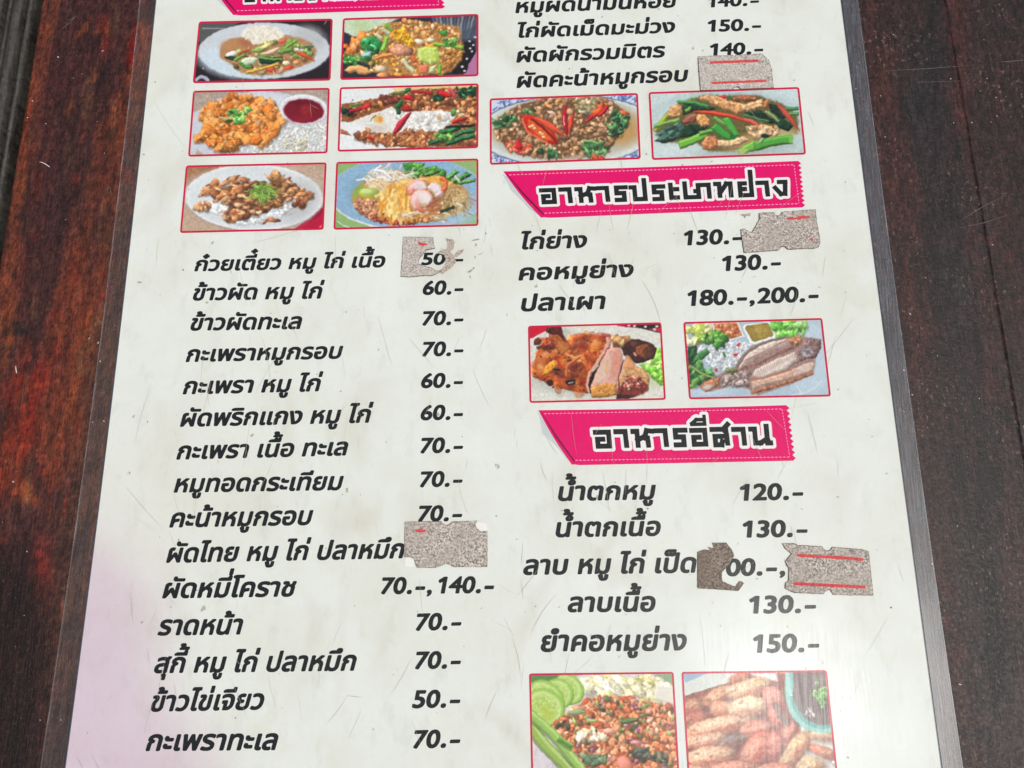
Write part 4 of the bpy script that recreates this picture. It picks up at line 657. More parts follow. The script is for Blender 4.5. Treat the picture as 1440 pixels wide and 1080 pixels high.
    p.poly([(905, 700), (930, 560), (985, 360), (1010, 370), (1080, 460), (1160, 500), (1200, 560), (1190, 680), (1130, 720), (1000, 760), (900, 755)], (206, 150, 96), shade=.5, tex=.3); p.poly([(960, 480), (990, 360), (1060, 450), (1070, 500)], (226, 150, 100), soft=6, shade=.3); p.poly([(905, 690), (960, 600), (1100, 560), (1180, 640), (1170, 690), (1060, 745), (905, 755)], (120, 40, 36), wob=.8, tex=.5, soft=6); p.scat(60, [(950, 540), (1120, 560), (1160, 650), (960, 680)], (8, 20), [(240, 200, 170), (190, 90, 70), (140, 50, 40)], shadow=.2); p.poly([(900, 720), (1080, 735), (1000, 762), (890, 760)], (50, 26, 26)); p.line([(915, 690), (915, 560), (960, 400)], 12, (130, 30, 24))
def dJ(p):
    p.poly(full(60, 40, 1400, 780), (170, 194, 212)); p.ell(1180, 400, 260, 330, 0, (188, 208, 224), soft=30); p.line([(1060, 640), (1090, 690), (1110, 730)], 9, (220, 232, 240)); p.line([(1290, 590), (1230, 660), (1130, 710), (1000, 730)], 12, (206, 222, 234)); p.line([(1150, 110), (1230, 190)], 8, (206, 220, 232), al=.7); p.ell(300, 700, 160, 30, 0, (196, 214, 230), soft=16)
    p.scat(34, [(100, 100), (320, 95), (320, 200), (150, 290), (100, 290)], (34, 66), [(206, 206, 110), (222, 216, 150), (170, 190, 80), (226, 226, 180)], asp=.6, shadow=.25)
    p.poly([(310, 90), (550, 80), (605, 210), (440, 255), (340, 190)], (236, 234, 230), soft=1.5); p.poly([(330, 95), (540, 90), (585, 205), (450, 240), (355, 195)], (202, 122, 72), tex=.4); p.scat(40, [(340, 110), (530, 100), (570, 200), (450, 230)], (12, 28), [(216, 140, 90), (190, 90, 50), (222, 160, 110), (200, 60, 40)], shadow=.2)
    p.poly([(590, 130), (610, 105), (810, 80), (840, 95), (885, 200), (870, 225), (690, 280), (650, 270)], (244, 246, 244)); p.poly([(608, 135), (625, 115), (800, 92), (825, 105), (860, 195), (845, 210), (695, 258), (668, 250)], (150, 126, 50), tex=.1); p.ell(740, 160, 70, 50, 0, (176, 146, 66), soft=16, tex=.2)
    p.scat(46, [(850, 100), (980, 85), (1150, 100), (1160, 190), (1000, 215), (900, 215)], (36, 74), [(110, 186, 70), (140, 206, 96), (84, 160, 56), (160, 214, 130)], asp=.5, shadow=.25)
    p.scat(420, [(180, 330), (250, 270), (460, 250), (680, 280), (600, 380), (540, 470), (440, 520), (330, 500), (260, 420)], (12, 28), [(226, 230, 236), (210, 216, 224), (200, 208, 214), (236, 240, 244)], asp=.35, shade=.25, shadow=.25)
    p.scat(40, [(220, 200), (380, 180), (460, 220), (390, 300), (240, 260)], (26, 50), GRN + [(110, 176, 60)], asp=.5)
    p.poly([(100, 300), (180, 290), (200, 420), (260, 560), (130, 680), (110, 500)], (34, 66, 46), tex=.5, wob=.6); p.poly([(140, 450), (190, 360), (270, 315), (300, 350), (240, 410)], (60, 126, 66), shade=.7, tex=.2); p.poly([(120, 400), (130, 330), (180, 300), (170, 380)], (46, 100, 56), shade=.7); p.scat(26, [(120, 480), (260, 440), (340, 530), (240, 600), (130, 660)], (34, 66), [(70, 130, 60), (96, 156, 76), (40, 90, 50)], asp=.4); p.line([(120, 460), (220, 530), (370, 590)], 16, (150, 170, 90)); p.poly([(130, 600), (200, 560), (210, 600), (140, 680)], (110, 170, 70), shade=.5)
    for q in ([(535, 285), (550, 265), (568, 270), (560, 300), (545, 300)], [(500, 360), (555, 355), (530, 390), (512, 385)], [(335, 500), (360, 490), (370, 520), (345, 520)]): p.poly(q, (210, 46, 50))
    p.poly([(415, 355), (430, 345), (445, 390), (425, 400)], (70, 120, 60))
    p.poly([(210, 640), (290, 590), (420, 520), (520, 480), (560, 400), (660, 300), (780, 250), (960, 215), (1140, 215), (1280, 235), (1280, 300), (1230, 400), (1225, 440), (1215, 540), (1000, 640), (720, 725), (640, 670), (480, 650), (400, 670), (270, 700), (220, 680)], (158, 124, 116), soft=4, tex=.2, wob=.3)
    p.poly([(570, 420), (680, 320), (820, 260), (1000, 225), (1010, 270), (860, 330), (700, 410), (560, 490)], (216, 196, 184), shade=.3, tex=.2); p.poly([(660, 560), (700, 500), (900, 400), (1050, 340), (1060, 420), (960, 500), (740, 580)], (222, 208, 198), shade=.3, tex=.1)
    for k in range(26): x = 580 + k * 17; y = 470 - k * 8.4; p.line([(x, y), (x + 16, y - 34), (x + 40, y - 58)], 6, (146, 92, 84), al=.75)
    for k in range(24): x = 640 + k * 17; y = 540 - k * 9.2; p.line([(x, y), (x + 12, y + 30), (x + 14, y + 62)], 6, (170, 110, 96), al=.6)
    p.line([(560, 500), (740, 450), (900, 360), (1060, 300)], 22, (132, 86, 80), al=.85, tex=.4); p.line([(540, 480), (620, 360), (760, 270), (960, 220)], 18, (110, 96, 92), al=.8)
    p.poly([(650, 600), (800, 570), (1000, 510), (1180, 430), (1225, 445), (1200, 520), (1000, 590), (760, 650), (680, 680)], (206, 166, 146), shade=.4, tex=.2); p.line([(660, 710), (860, 650), (1060, 590), (1210, 530)], 30, (168, 104, 76), shade=.4, tex=.4); p.line([(650, 600), (820, 560), (1020, 500)], 20, (176, 116, 84), al=.8); p.ell(1130, 490, 80, 24, -24, (216, 196, 190), soft=10, al=.8)
    p.poly([(1100, 300), (1180, 230), (1280, 240), (1275, 320), (1230, 400), (1150, 410), (1060, 450), (1080, 360)], (130, 100, 98), shade=.5, tex=.6, wob=.4); p.ell(1150, 345, 56, 46, 10, (160, 146, 150), tex=.5, soft=6); p.ell(1160, 345, 20, 16, 0, (110, 100, 104)); p.scat(16, [(1000, 225), (1090, 215), (1080, 270), (1010, 270)], (20, 36), [(166, 106, 70), (190, 130, 90)])
    p.scat(60, [(400, 600), (440, 520), (640, 520), (640, 640), (420, 640)], (18, 44), [(170, 150, 146), (140, 116, 112), (196, 176, 170)], asp=.5); p.poly([(205, 650), (260, 600), (390, 570), (380, 640), (270, 700)], (172, 110, 76), shade=.5, tex=.5); p.ell(280, 655, 46, 20, -10, (214, 196, 190), soft=6); p.scat(10, [(430, 500), (540, 490), (500, 530)], (20, 34), [(90, 110, 66), (120, 120, 80)])
def dK(p):
    p.poly(full(50, 80, 1500, 1250), (226, 220, 222)); p.poly([(60, 100), (560, 110), (300, 180), (60, 300)], (96, 140, 76), soft=10); p.poly([(1200, 110), (1420, 110), (1420, 230), (1230, 190)], (140, 170, 130), soft=6)
    p.scat(60, [(540, 140), (900, 130), (1200, 140), (1380, 230), (1400, 400), (1150, 370), (900, 330), (700, 320), (560, 260)], (60, 130), [(222, 214, 160), (232, 226, 190), (206, 196, 120), (236, 232, 210), (226, 210, 150)], asp=.4, shade=.5, shadow=.2, ang=(-20, 70)); p.line([(960, 200), (1010, 290), (1100, 350)], 12, (206, 180, 90), al=.7); p.poly([(1220, 200), (1420, 230), (1420, 420), (1200, 350)], (226, 220, 206), soft=10, shade=.3)
    for x, y, rx, ry, a in ((420, 250, 150, 130, 50), (330, 290, 140, 130, 50), (220, 320, 180, 130, 40), (200, 420, 190, 170, 30)):
        p.ell(x + 6, y + 8, rx, ry, a, (96, 140, 40), soft=3); p.ell(x, y, rx, ry, a, (156, 204, 80), soft=3); p.ell(x - 8, y + 4, rx * .88, ry * .86, a, (206, 230, 140), soft=5); p.ell(x - 8, y + 6, rx * .72, ry * .7, a, (186, 216, 110), soft=10, tex=.1)
    p.scat(26, [(90, 330), (290, 330), (320, 500), (200, 540)], (12, 22), [(210, 230, 130), (170, 200, 80)], asp=.4, shadow=0, al=.6); p.ell(230, 480, 80, 50, 60, (186, 206, 70), soft=20, al=.8)
    reg = [(240, 600), (420, 480), (440, 430), (560, 380), (640, 340), (900, 320), (1100, 370), (1390, 420), (1440, 1250), (500, 1250), (530, 960), (470, 800), (340, 660)]
    p.poly(reg, (176, 96, 60), soft=6, tex=.3, wob=.6); p.scat(520, reg, (24, 58), [(226, 132, 80), (206, 106, 60), (238, 160, 110), (196, 90, 56), (224, 146, 96), (240, 178, 140)], asp=.65, shadow=.45)
    p.scat(60, reg, (24, 56), [(110, 130, 76), (140, 160, 90), (70, 84, 60)], asp=.45); p.scat(36, reg, (18, 40), [(150, 80, 110), (176, 110, 130), (206, 150, 160)], asp=.5)
    p.scat(18, [(480, 700), (560, 620), (740, 640), (760, 720), (540, 730)], (30, 64), [(244, 226, 190), (250, 236, 206), (236, 206, 160)], asp=.5); p.poly([(880, 560), (960, 520), (1070, 515), (1060, 550), (960, 580)], (90, 120, 64), shade=.7); p.line([(590, 540), (680, 550)], 34, (176, 200, 110), shade=.5); p.poly([(420, 460), (520, 430), (600, 470), (480, 500), (410, 490)], (150, 166, 116), shade=.4)
    p.ell(940, 960, 100, 70, 60, (222, 130, 110), shade=.5); p.scat(26, [(1000, 840), (1130, 800), (1340, 860), (1300, 960), (1100, 900)], (30, 56), [(90, 96, 84), (120, 110, 90), (60, 64, 60)], asp=.5); p.scat(16, [(560, 870), (740, 880), (720, 940), (580, 930)], (28, 50), [(90, 120, 90), (120, 150, 110)]); p.line([(900, 350), (980, 320), (1040, 340)], 18, (220, 90, 50)); p.ell(1060, 745, 80, 16, 4, (200, 130, 150), shade=.4); p.ell(800, 640, 60, 24, 10, (240, 170, 150), shade=.4)
    p.poly([(60, 720), (200, 860), (380, 990), (380, 1250), (60, 1250)], (222, 214, 220), soft=10)
    for a, w, c_ in (([(60, 560), (200, 760), (440, 1000), (560, 1120)], 96, (150, 186, 76)), ([(60, 470), (300, 680), (470, 900), (560, 1010)], 84, (150, 196, 84)), ([(330, 700), (400, 750), (460, 790)], 44, (100, 160, 56))): p.line([(x - 10, y + 20) for x, y in a], w, (80, 110, 50), al=.6); p.line(a, w, c_, shade=.5); p.line([(x + 12, y - 14) for x, y in a], w * .25, (206, 230, 150), al=.6)
def dL(p):
    p.poly(full(40, 80, 1500, 1200), (212, 218, 212)); p.poly([(60, 100), (280, 105), (80, 190)], (150, 176, 206)); p.poly([(80, 300), (480, 180), (560, 100), (960, 100), (1100, 500), (1100, 1200), (60, 1200)], (150, 76, 62), tex=.3); p.poly([(640, 100), (880, 100), (900, 170), (780, 170)], (236, 230, 224), soft=8)
    def slab(x, y, rx, ry, an, c_, hi=.5):
        p.ell(x + 8, y + 26, rx * 1.03, ry * 1.08, an, (104, 50, 44), soft=14, al=.55, wob=.06); p.ell(x, y, rx, ry, an, c_, shade=.45, soft=5, wob=.08, tex=.25)
        ca, sa = math.cos(R(an)), math.sin(R(an))
        p.ell(x - rx * .15 * ca + ry * .35 * sa, y - rx * .15 * sa - ry * .35 * ca, rx * .7, ry * .38, an, (244, 222, 190), soft=16, al=hi, wob=.12, tex=.3)
        p.ell(x + rx * .2 * ca - ry * .55 * sa, y + rx * .2 * sa + ry * .55 * ca, rx * .7, ry * .3, an, (176, 66, 56), soft=12, al=.5, wob=.12, tex=.3)
        for _ in range(9):
            f, q = p.rg.uniform(-.8, .8), p.rg.uniform(-.6, .6); p.ell(x + rx * f * ca - ry * q * sa, y + rx * f * sa + ry * q * ca, p.rg.uniform(10, 26), p.rg.uniform(5, 11), an + p.rg.uniform(-40, 40), [(120, 50, 40), (240, 206, 170), (206, 110, 80)][p.rg.randint(3)], soft=5, al=.55, wob=.15)
    for q in ((150, 400, 110, 70, 10, (176, 110, 80), .2), (380, 300, 150, 70, -24, (200, 130, 86), .3), (560, 150, 90, 60, -10, (190, 104, 66), .2), (640, 240, 210, 82, -14, (214, 160, 112), .6), (200, 510, 130, 80, -8, (170, 84, 66), .2), (420, 430, 130, 80, 6, (190, 116, 84), .3),
              (640, 400, 190, 92, -4, (226, 186, 140), .8), (860, 330, 90, 120, -30, (196, 110, 96), .3), (400, 560, 320, 84, -12, (216, 150, 112), .7), (880, 500, 60, 130, -20, (206, 96, 84), .2), (720, 600, 170, 80, -8, (196, 110, 90), .4), (260, 700, 210, 76, -10, (210, 140, 108), .7), (960, 650, 60, 130, 24, (200, 100, 84), .3),
              (500, 700, 130, 60, -8, (120, 96, 92), .2), (300, 840, 240, 90, -4, (222, 160, 124), .6), (700, 790, 190, 120, -50, (206, 104, 80), .4), (860, 760, 70, 150, 10, (190, 96, 84), .3), (1040, 790, 220, 80, -56, (196, 150, 100), .4), (1270, 640, 130, 48, 8, (214, 176, 120), .5), (1290, 790, 140, 44, 26, (200, 110, 72), .3), (1180, 920, 130, 84, -20, (206, 170, 122), .4), (520, 960, 240, 90, -6, (200, 110, 90), .4), (160, 990, 150, 90, 0, (210, 140, 110), .4), (860, 1000, 200, 110, -10, (196, 110, 84), .4), (620, 1110, 300, 90, 0, (206, 130, 96), .4)): slab(*q)
    p.line([(870, 360), (900, 470), (1000, 560)], 50, (100, 96, 90), al=.7, tex=.3); p.poly([(1380, 600), (1120, 570), (1060, 560), (1000, 420), (1040, 360)], (84, 78, 60), al=.7)
    p.ell(1340, 180, 370, 460, 20, (126, 196, 186), soft=3); p.ell(1352, 172, 345, 430, 20, (80, 160, 150), soft=3); p.ell(1366, 150, 330, 420, 20, (98, 76, 76), soft=4, tex=.15); p.ell(1300, 160, 120, 60, 0, (124, 104, 100), soft=30, tex=.2)
    p.poly([(970, 100), (1030, 100), (1035, 260), (1000, 300), (970, 260)], (130, 200, 190)); p.poly([(1000, 100), (1030, 100), (1036, 250), (1015, 260)], (100, 176, 168))
    for x, y, r_ in ((1240, 190, 22), (1290, 255, 34), (1240, 290, 40), (1300, 300, 40), (1290, 360, 34), (1225, 270, 24), (1270, 330, 34), (1315, 240, 26), (1290, 400, 18)): p.ell(x, y, r_, r_ * .8, 0, (128, 180, 96), shade=.6, wob=.1); p.ell(x, y, r_ * .4, r_ * .3, 0, (90, 140, 66))
    p.fibres(14, [(1150, 390), (1220, 480)], 44, 6, [(236, 232, 236)], ang=(40, 110)); p.ell(1020, 296, 9, 7, 0, (250, 250, 250)); p.scat(10, [(1390, 880), (1440, 880), (1430, 960)], (20, 40), [(230, 226, 220)])
PH = [
 ([(281.4, 32.6), (467, 28.4), (464, 112.8), (273, 116.6)], 260, 15, 6.545, dA, 'photo of stir-fried vegetables in brown sauce with rice on a pale oval plate'),
 ([(483.8, 28), (671.7, 21.9), (671.7, 106.7), (480, 112)], 470, 15, 6.545, dB, 'photo of fried noodles with vegetables on a black dish'),
 ([(273.3, 129.8), (462.8, 125.7), (459.7, 215), (266.5, 219.7)], 255, 115, 6.545, dC, 'photo of orange fried chicken with rice and a bowl of red sauce'),
 ([(479.5, 125), (672, 119.5), (671.3, 207.8), (476.5, 212.7)], 465, 110, 6.545, dD, 'photo of chilli basil stir-fry round white rice'),
 ([(263.3, 234.8), (458.4, 230.4), (454.3, 322.4), (255, 327)], 245, 220, 6.545, dE, 'photo of fried pork slices with green garnish on rice'),
 ([(474.5, 229.8), (671.6, 225), (671.6, 317), (470.7, 322.4)], 460, 215, 6.545, dF, 'photo of noodles with prawns, lime and greens on a blue plate'),
 ([(690, 140.7), (895.6, 133), (899.6, 223.2), (690.4, 231.2)], 680, 125, 6.26, dG, 'photo of minced meat with red chillies on a blue patterned plate'),
 ([(913.2, 131.8), (1122.2, 124.6), (1131.6, 216.7), (918, 224.4)], 905, 120, 6.10, dH, 'photo of greens with crispy pork and red chilli strips'),
 ([(743.8, 460), (928.6, 455), (934.7, 561.4), (746, 565.7)], 730, 445, 6.545, dI, 'photo of sliced grilled chicken on a white plate'),
 ([(962, 454.7), (1154.5, 449), (1166.5, 556.6), (970, 560.6)], 950, 440, 6.26, dJ, 'photo of a grilled fish with noodles and two dips'),
 ([(745.4, 948.3), (945.8, 946), (955, 1110), (749, 1112)], 735, 930, 6.545, dK, 'photo of minced meat salad with sliced cucumber and long beans'),
 ([(959.3, 946), (1160.9, 943.6), (1178.3, 1110), (969.5, 1112)], 950, 930, 6.26, dL, 'photo of grilled pork slices beside a turquoise dip bowl')]
for k, (q, ox, oy, s_, d_, lb) in enumerate(PH): photo(q, ox, oy, s_, d_, lb, 100 + k)

# ---------------------------------------------------------------- lettering
UP = 'ัิีึื็'; TONE = '่้๊๋์'
_G = {}
def _loops(txt):
    """outline loops of a string at size 1, in drawing order"""
    c = bpy.data.curves.new('t', 'FONT'); c.body = txt; c.size = 1; c.resolution_u = 5; c.fill_mode = 'NONE'
    o = bpy.data.objects.new('t', c); me = bpy.data.meshes.new_from_object(o); bpy.data.objects.remove(o); bpy.data.curves.remove(c)
    nv = len(me.vertices); co = np.zeros(nv * 3); me.vertices.foreach_get('co', co); co = co.reshape(-1, 3)[:, :2]
    nx = {}
    for e in me.edges:
        nx.setdefault(e.vertices[0], []).append(e.vertices[1]); nx.setdefault(e.vertices[1], []).append(e.vertices[0])
    bpy.data.meshes.remove(me); seen = set(); out = []
    for v0 in range(nv):
        if v0 in seen or v0 not in nx: continue
        lp = [v0]; seen.add(v0); cur = v0 + 1 if v0 + 1 in nx[v0] else nx[v0][0]
        while cur not in seen:
            seen.add(cur); lp.append(cur); z = [q for q in nx[cur] if q not in seen]
            if not z: break
            cur = cur + 1 if cur + 1 in z else z[0]
        out.append(co[lp])
    return out
def _xmin(l): return min(q[:, 0].min() for q in l)
_K = _loops('ก'); _AK = _xmin(_loops('กก')[len(_K):]) - _xmin(_K)
def glyph(ch):
    if ch not in _G:
        if ch == ' ': _G[ch] = ([], _xmin(_loops('ก ก')[len(_K):]) - _xmin(_K) - _AK)
        else:
            g_ = [q - (_AK, 0) for q in _loops('ก' + ch)[len(_K):]]
            _G[ch] = (g_, _xmin(_loops('ก' + ch + 'ก')[len(_K) + len(g_):]) - _xmin(_K) - _AK)
    return _G[ch]
def tidy(l):
    l = np.array(l, float); x, y = l.T; a_ = (x * np.roll(y, -1) - y * np.roll(x, -1)).sum(); return l if a_ > 0 else l[::-1]
_s = _loops('7'); _h = max(q[:, 1].max() for q in _s)
_G['1'] = ([tidy([(.30, 0), (.40, 0), (.40, _h), (.30, _h)]), tidy([(.13, _h * .80), (.17, _h * .68), (.40, _h * .90), (.36, _h), (.32, _h)])], .56)
g_, a_ = glyph('-'); x0_ = _xmin(g_); _G['-'] = ([np.stack([(q[:, 0] - x0_) * 1.28 + x0_ + .05, q[:, 1]], 1) for q in g_], a_ * 1.28 + .05)
g_, a_ = glyph('.'); _G['.'] = ([q * (1.12, 1.12) + (.035, 0) for q in g_], a_ + .09)
g_, a_ = glyph(','); _G[','] = ([q + (.05, 0) for q in g_], a_ + .12)
def text_loops(s):
    x = 0.; out = []
    for i, ch in enumerate(s):
        gl, adv = glyph(ch); d = np.array([x, 0.])
        if ch in TONE and ((i and s[i - 1] in UP) or (i + 1 < len(s) and s[i + 1] == 'ำ')): d = d + (-.01, .215)
        if ch in UP + TONE + 'ำ': d = d + (0, .02)
        if ch in UP + TONE and i and s[i - 1] in 'ปฝฟ': d = d - (.12, 0)
        out += [q + d for q in gl]; x += adv
    return out
BLOCK = {'อ': ([[(.05, .87), (.75, .87), (.75, .13), (.13, .13), (.13, .5), (.42, .5)]], .98), 'า': ([[(.0, .87), (.5, .87), (.52, .0)]], .75),
 'ห': ([[(.0, .87), (.22, .87), (.22, 0)], [(.22, .42), (.62, .6), (.74, .9), (1.0, .87)], [(.68, .5), (.76, .5), (.78, 0)]], 1.06), 'ร': ([[(.66, .87), (.13, .87), (.13, .52), (.55, .52), (.55, .10), (.12, .10)]], .80),
 'ป': ([[(.0, .87), (.2, .87), (.2, .13), (.78, .13), (.78, 1.3)]], 1.02), 'ะ': ([[(.12, .92), (.12, .64), (.48, .64)], [(.12, .42), (.12, .12), (.48, .12)]], .62), 'เ': ([[(.15, 1.), (.15, .13), (.42, .13)]], .52),
 'ภ': ([[(.0, .13), (.22, .13), (.22, .87), (.82, .87), (.82, 0)], [(.05, .5), (.22, .5)]], 1.06), 'ท': ([[(.0, .87), (.2, .87), (.2, 0)], [(.22, .3), (.62, .87), (.84, .87), (.84, 0)]], 1.08),
 'ย': ([[(.42, .87), (.13, .87), (.13, .52), (.4, .52)], [(.13, .52), (.13, .13), (.78, .13), (.78, 1.)]], 1.0), '่': ([[(-.38, 1.22), (-.38, 1.56)]], 0), 'ง': ([[(.32, .87), (.66, .87), (.60, .13), (.36, .13), (.06, .52)]], .84),
 'ส': ([[(.0, .87), (.74, .87), (.78, .0)], [(.76, .5), (.13, .5), (.13, .05), (.46, .05), (.5, .22)], [(.6, .85), (.86, 1.12)]], 1.0), 'น': ([[(.0, .87), (.2, .87), (.2, .13), (.46, .13), (.84, .34)], [(.84, 1.), (.84, .12), (1.0, .12)]], 1.14),
 'ี': ([[(-1.06, 1.2), (-.36, 1.2), (-.36, 1.6)], [(-1.06, 1.24), (-.8, 1.44), (-.5, 1.44)]], 0), 'จ': ([[(.05, .87), (.66, .87), (.66, .1), (.36, .1), (.3, .5)]], .9), 'ด': ([[(.13, 0), (.13, .87), (.74, .87), (.74, 0)], [(.13, .13), (.4, .34)]], .98), 'ว': ([[(.0, .87), (.56, .87), (.56, .0)], [(.56, .12), (.26, .12)]], .8)}
def block_loops(s, t_=.27):
    x = 0.; out = []; rg = random.Random(3)
    for ch in s:
        st, adv = BLOCK[ch]; j = rg.uniform(-.02, .02)
        for pl in st:
            for (ax, ay), (bx, by) in zip(pl, pl[1:]):
                tt = t_ * (.72 if ch == 'ี' else 1); L = math.hypot(bx - ax, by - ay); ux, uy = (bx - ax) / L * tt / 2, (by - ay) / L * tt / 2
                e0 = 0 if ay <= 0 else 1; e1 = 0 if by <= 0 else 1
                out.append(tidy([(x + ax - ux * e0 - uy, ay - uy * e0 + ux + j), (x + bx + ux * e1 - uy, by + uy * e1 + ux + j), (x + bx + ux * e1 + uy, by + uy * e1 - ux + j), (x + ax - ux * e0 + uy, ay - uy * e0 - ux + j)]))
        x += adv + (.17 if adv else 0)
    return out
_b = text_loops('ก'); BODY = max(q[:, 1].max() for q in _b) - min(q[:, 1].min() for q in _b)
_b = text_loops('7'); DIG = max(q[:, 1].max() for q in _b) - min(q[:, 1].min() for q in _b)
def coverage(T, K, pad):
    """non-zero winding fill of the outlines, anti-aliased"""
    al = np.concatenate(T); x0, y0 = al.min(0); x1, y1 = al.max(0); SS = 3
    W = int((x1 - x0) * K) + 2 * pad + 2; H = int((y1 - y0) * K) + 2 * pad + 2; A = np.zeros((H * SS, W * SS + 1), int)
    for lp in T:
        q = ((lp - (x0, y0)) * K + pad) * SS; r_ = np.roll(q, -1, 0)
        for (ax, ay), (bx, by) in zip(q, r_):
            if ay == by: continue
            sg = 1 if by > ay else -1; lo, hi = (ay, by) if by > ay else (by, ay)
            rows = np.arange(math.ceil(lo - .5), math.ceil(hi - .5))
            if len(rows): np.add.at(A, (rows, np.clip(np.round(ax + (bx - ax) * (rows + .5 - ay) / (by - ay)).astype(int), 0, W * SS)), sg)
    F_ = (np.cumsum(A, 1)[:, :-1] != 0)
    return F_.reshape(H, SS, W, SS).mean((1, 3)), x0, y0, x1
def dilate(A, r, square=False, ry=None):
    ry = r if ry is None else ry; out = A.copy(); q = int(max(r, ry)) + 1
    for dy in range(-q, q + 1):
        for dx in range(-q, q + 1):
            k = max(abs(dx) / r, abs(dy) / ry) if square else math.hypot(dx / r, dy / ry)
            wgt = min(1., (1 - k) * min(r, ry) + .5)
            if wgt <= 0 or (dx == 0 and dy == 0): continue
            S = np.zeros_like(A); H, W = A.shape
            S[max(0, dy):H + min(0, dy), max(0, dx):W + min(0, dx)] = A[max(0, -dy):H + min(0, -dy), max(0, -dx):W + min(0, -dx)]
            np.maximum(out, np.minimum(S, wgt), out=out)
    return out
def rdp(p, eps):
    if len(p) < 3: return p
    a, b_ = p[0], p[-1]; d = b_ - a; L = np.hypot(*d)
    ds = np.hypot(*(p - a).T) if L < 1e-9 else np.abs(d[0] * (p[:, 1] - a[1]) - d[1] * (p[:, 0] - a[0])) / L
    i = ds.argmax()
    if ds[i] < eps: return np.array([a, b_])
    return np.concatenate([rdp(p[:i + 1], eps)[:-1], rdp(p[i:], eps)])
SEG = {1: ['LT'], 2: ['TR'], 4: ['RB'], 8: ['BL'], 14: ['TL'], 13: ['RT'], 11: ['BR'], 7: ['LB'], 3: ['LR'], 6: ['TB'], 12: ['RL'], 9: ['BT'], 5: ['LT', 'RB'], 10: ['TR', 'BL']}
def contours(A, eps=.22):
    A = np.pad(A, 1); H, W = A.shape; I = A >= .5
    case = I[:-1, :-1] * 1 + I[:-1, 1:] * 2 + I[1:, 1:] * 4 + I[1:, :-1] * 8; nxt = {}
    for j, i in zip(*np.nonzero((case > 0) & (case < 15))):
        for s_ in SEG[int(case[j, i])]:
            e = {'T': (j, i, 0), 'B': (j + 1, i, 0), 'L': (j, i, 1), 'R': (j, i + 1, 1)}; nxt[e[s_[0]]] = e[s_[1]]
    loops = []
    while nxt:
        k0 = next(iter(nxt)); k = k0; lp = []
        while k in nxt:
            j, i, v_ = k; a = A[j, i]; b_ = A[j + 1, i] if v_ else A[j, i + 1]; f = (.5 - a) / (b_ - a)
            lp.append((i - 1 + .5, j - 1 + .5 + f) if v_ else (i - 1 + .5 + f, j - 1 + .5)); k = nxt.pop(k)
        lp = np.array(lp)
        if len(lp) < 6: continue
        h = len(lp) // 2; q = np.concatenate([rdp(lp[:h + 1], eps)[:-1], rdp(np.concatenate([lp[h:], lp[:1]]), eps)[:-1]])
        if len(q) >= 3: loops.append(q)
    return loops
def letters(s, a, b_, h, name, parent, m=BLACK, bold=.038, slant=.20, z=ZI, digits=False, square=False, extra=0., thin=1., raw=None, label=None):
    """s written along the baseline a -> b_ (photo pixels), body height h"""
    T = block_loops(s) if square else text_loops(s); ref = 1. if square else (DIG if digits else BODY); K = 46 / ref
    r = (bold + extra) * K; pad = int(r) + 3
    A, x0, y0, x1 = coverage(T, K, pad); A = dilate(A, r, False, r * thin)
    if extra: A = dilate(A, 1.5)
    a = np.array(a, float); b_ = np.array(b_, float)
    ink0, ink1 = x0 - bold, x1 + bold
    if square: thin = 0.; ink0, ink1 = x0, x1
    U = (b_ - a) / (ink1 - ink0); sc_y = h / (ref + 2 * bold * thin); cx, cy = (a + b_) / 2
    vx = slant + (VPX - cx) / (cy - VPY) + 0.0; out = []
    base = -bold * thin
    for lp in contours(A):
        x = (lp[:, 0] - pad) / K + x0; y = (lp[:, 1] - pad) / K + y0; yy_ = (y - base) * sc_y
        out.append(np.stack([a[0] + U[0] * (x - ink0) + vx * yy_, a[1] + U[1] * (x - ink0) - yy_], 1))
    return area(name, out, z, m, parent, label=label)
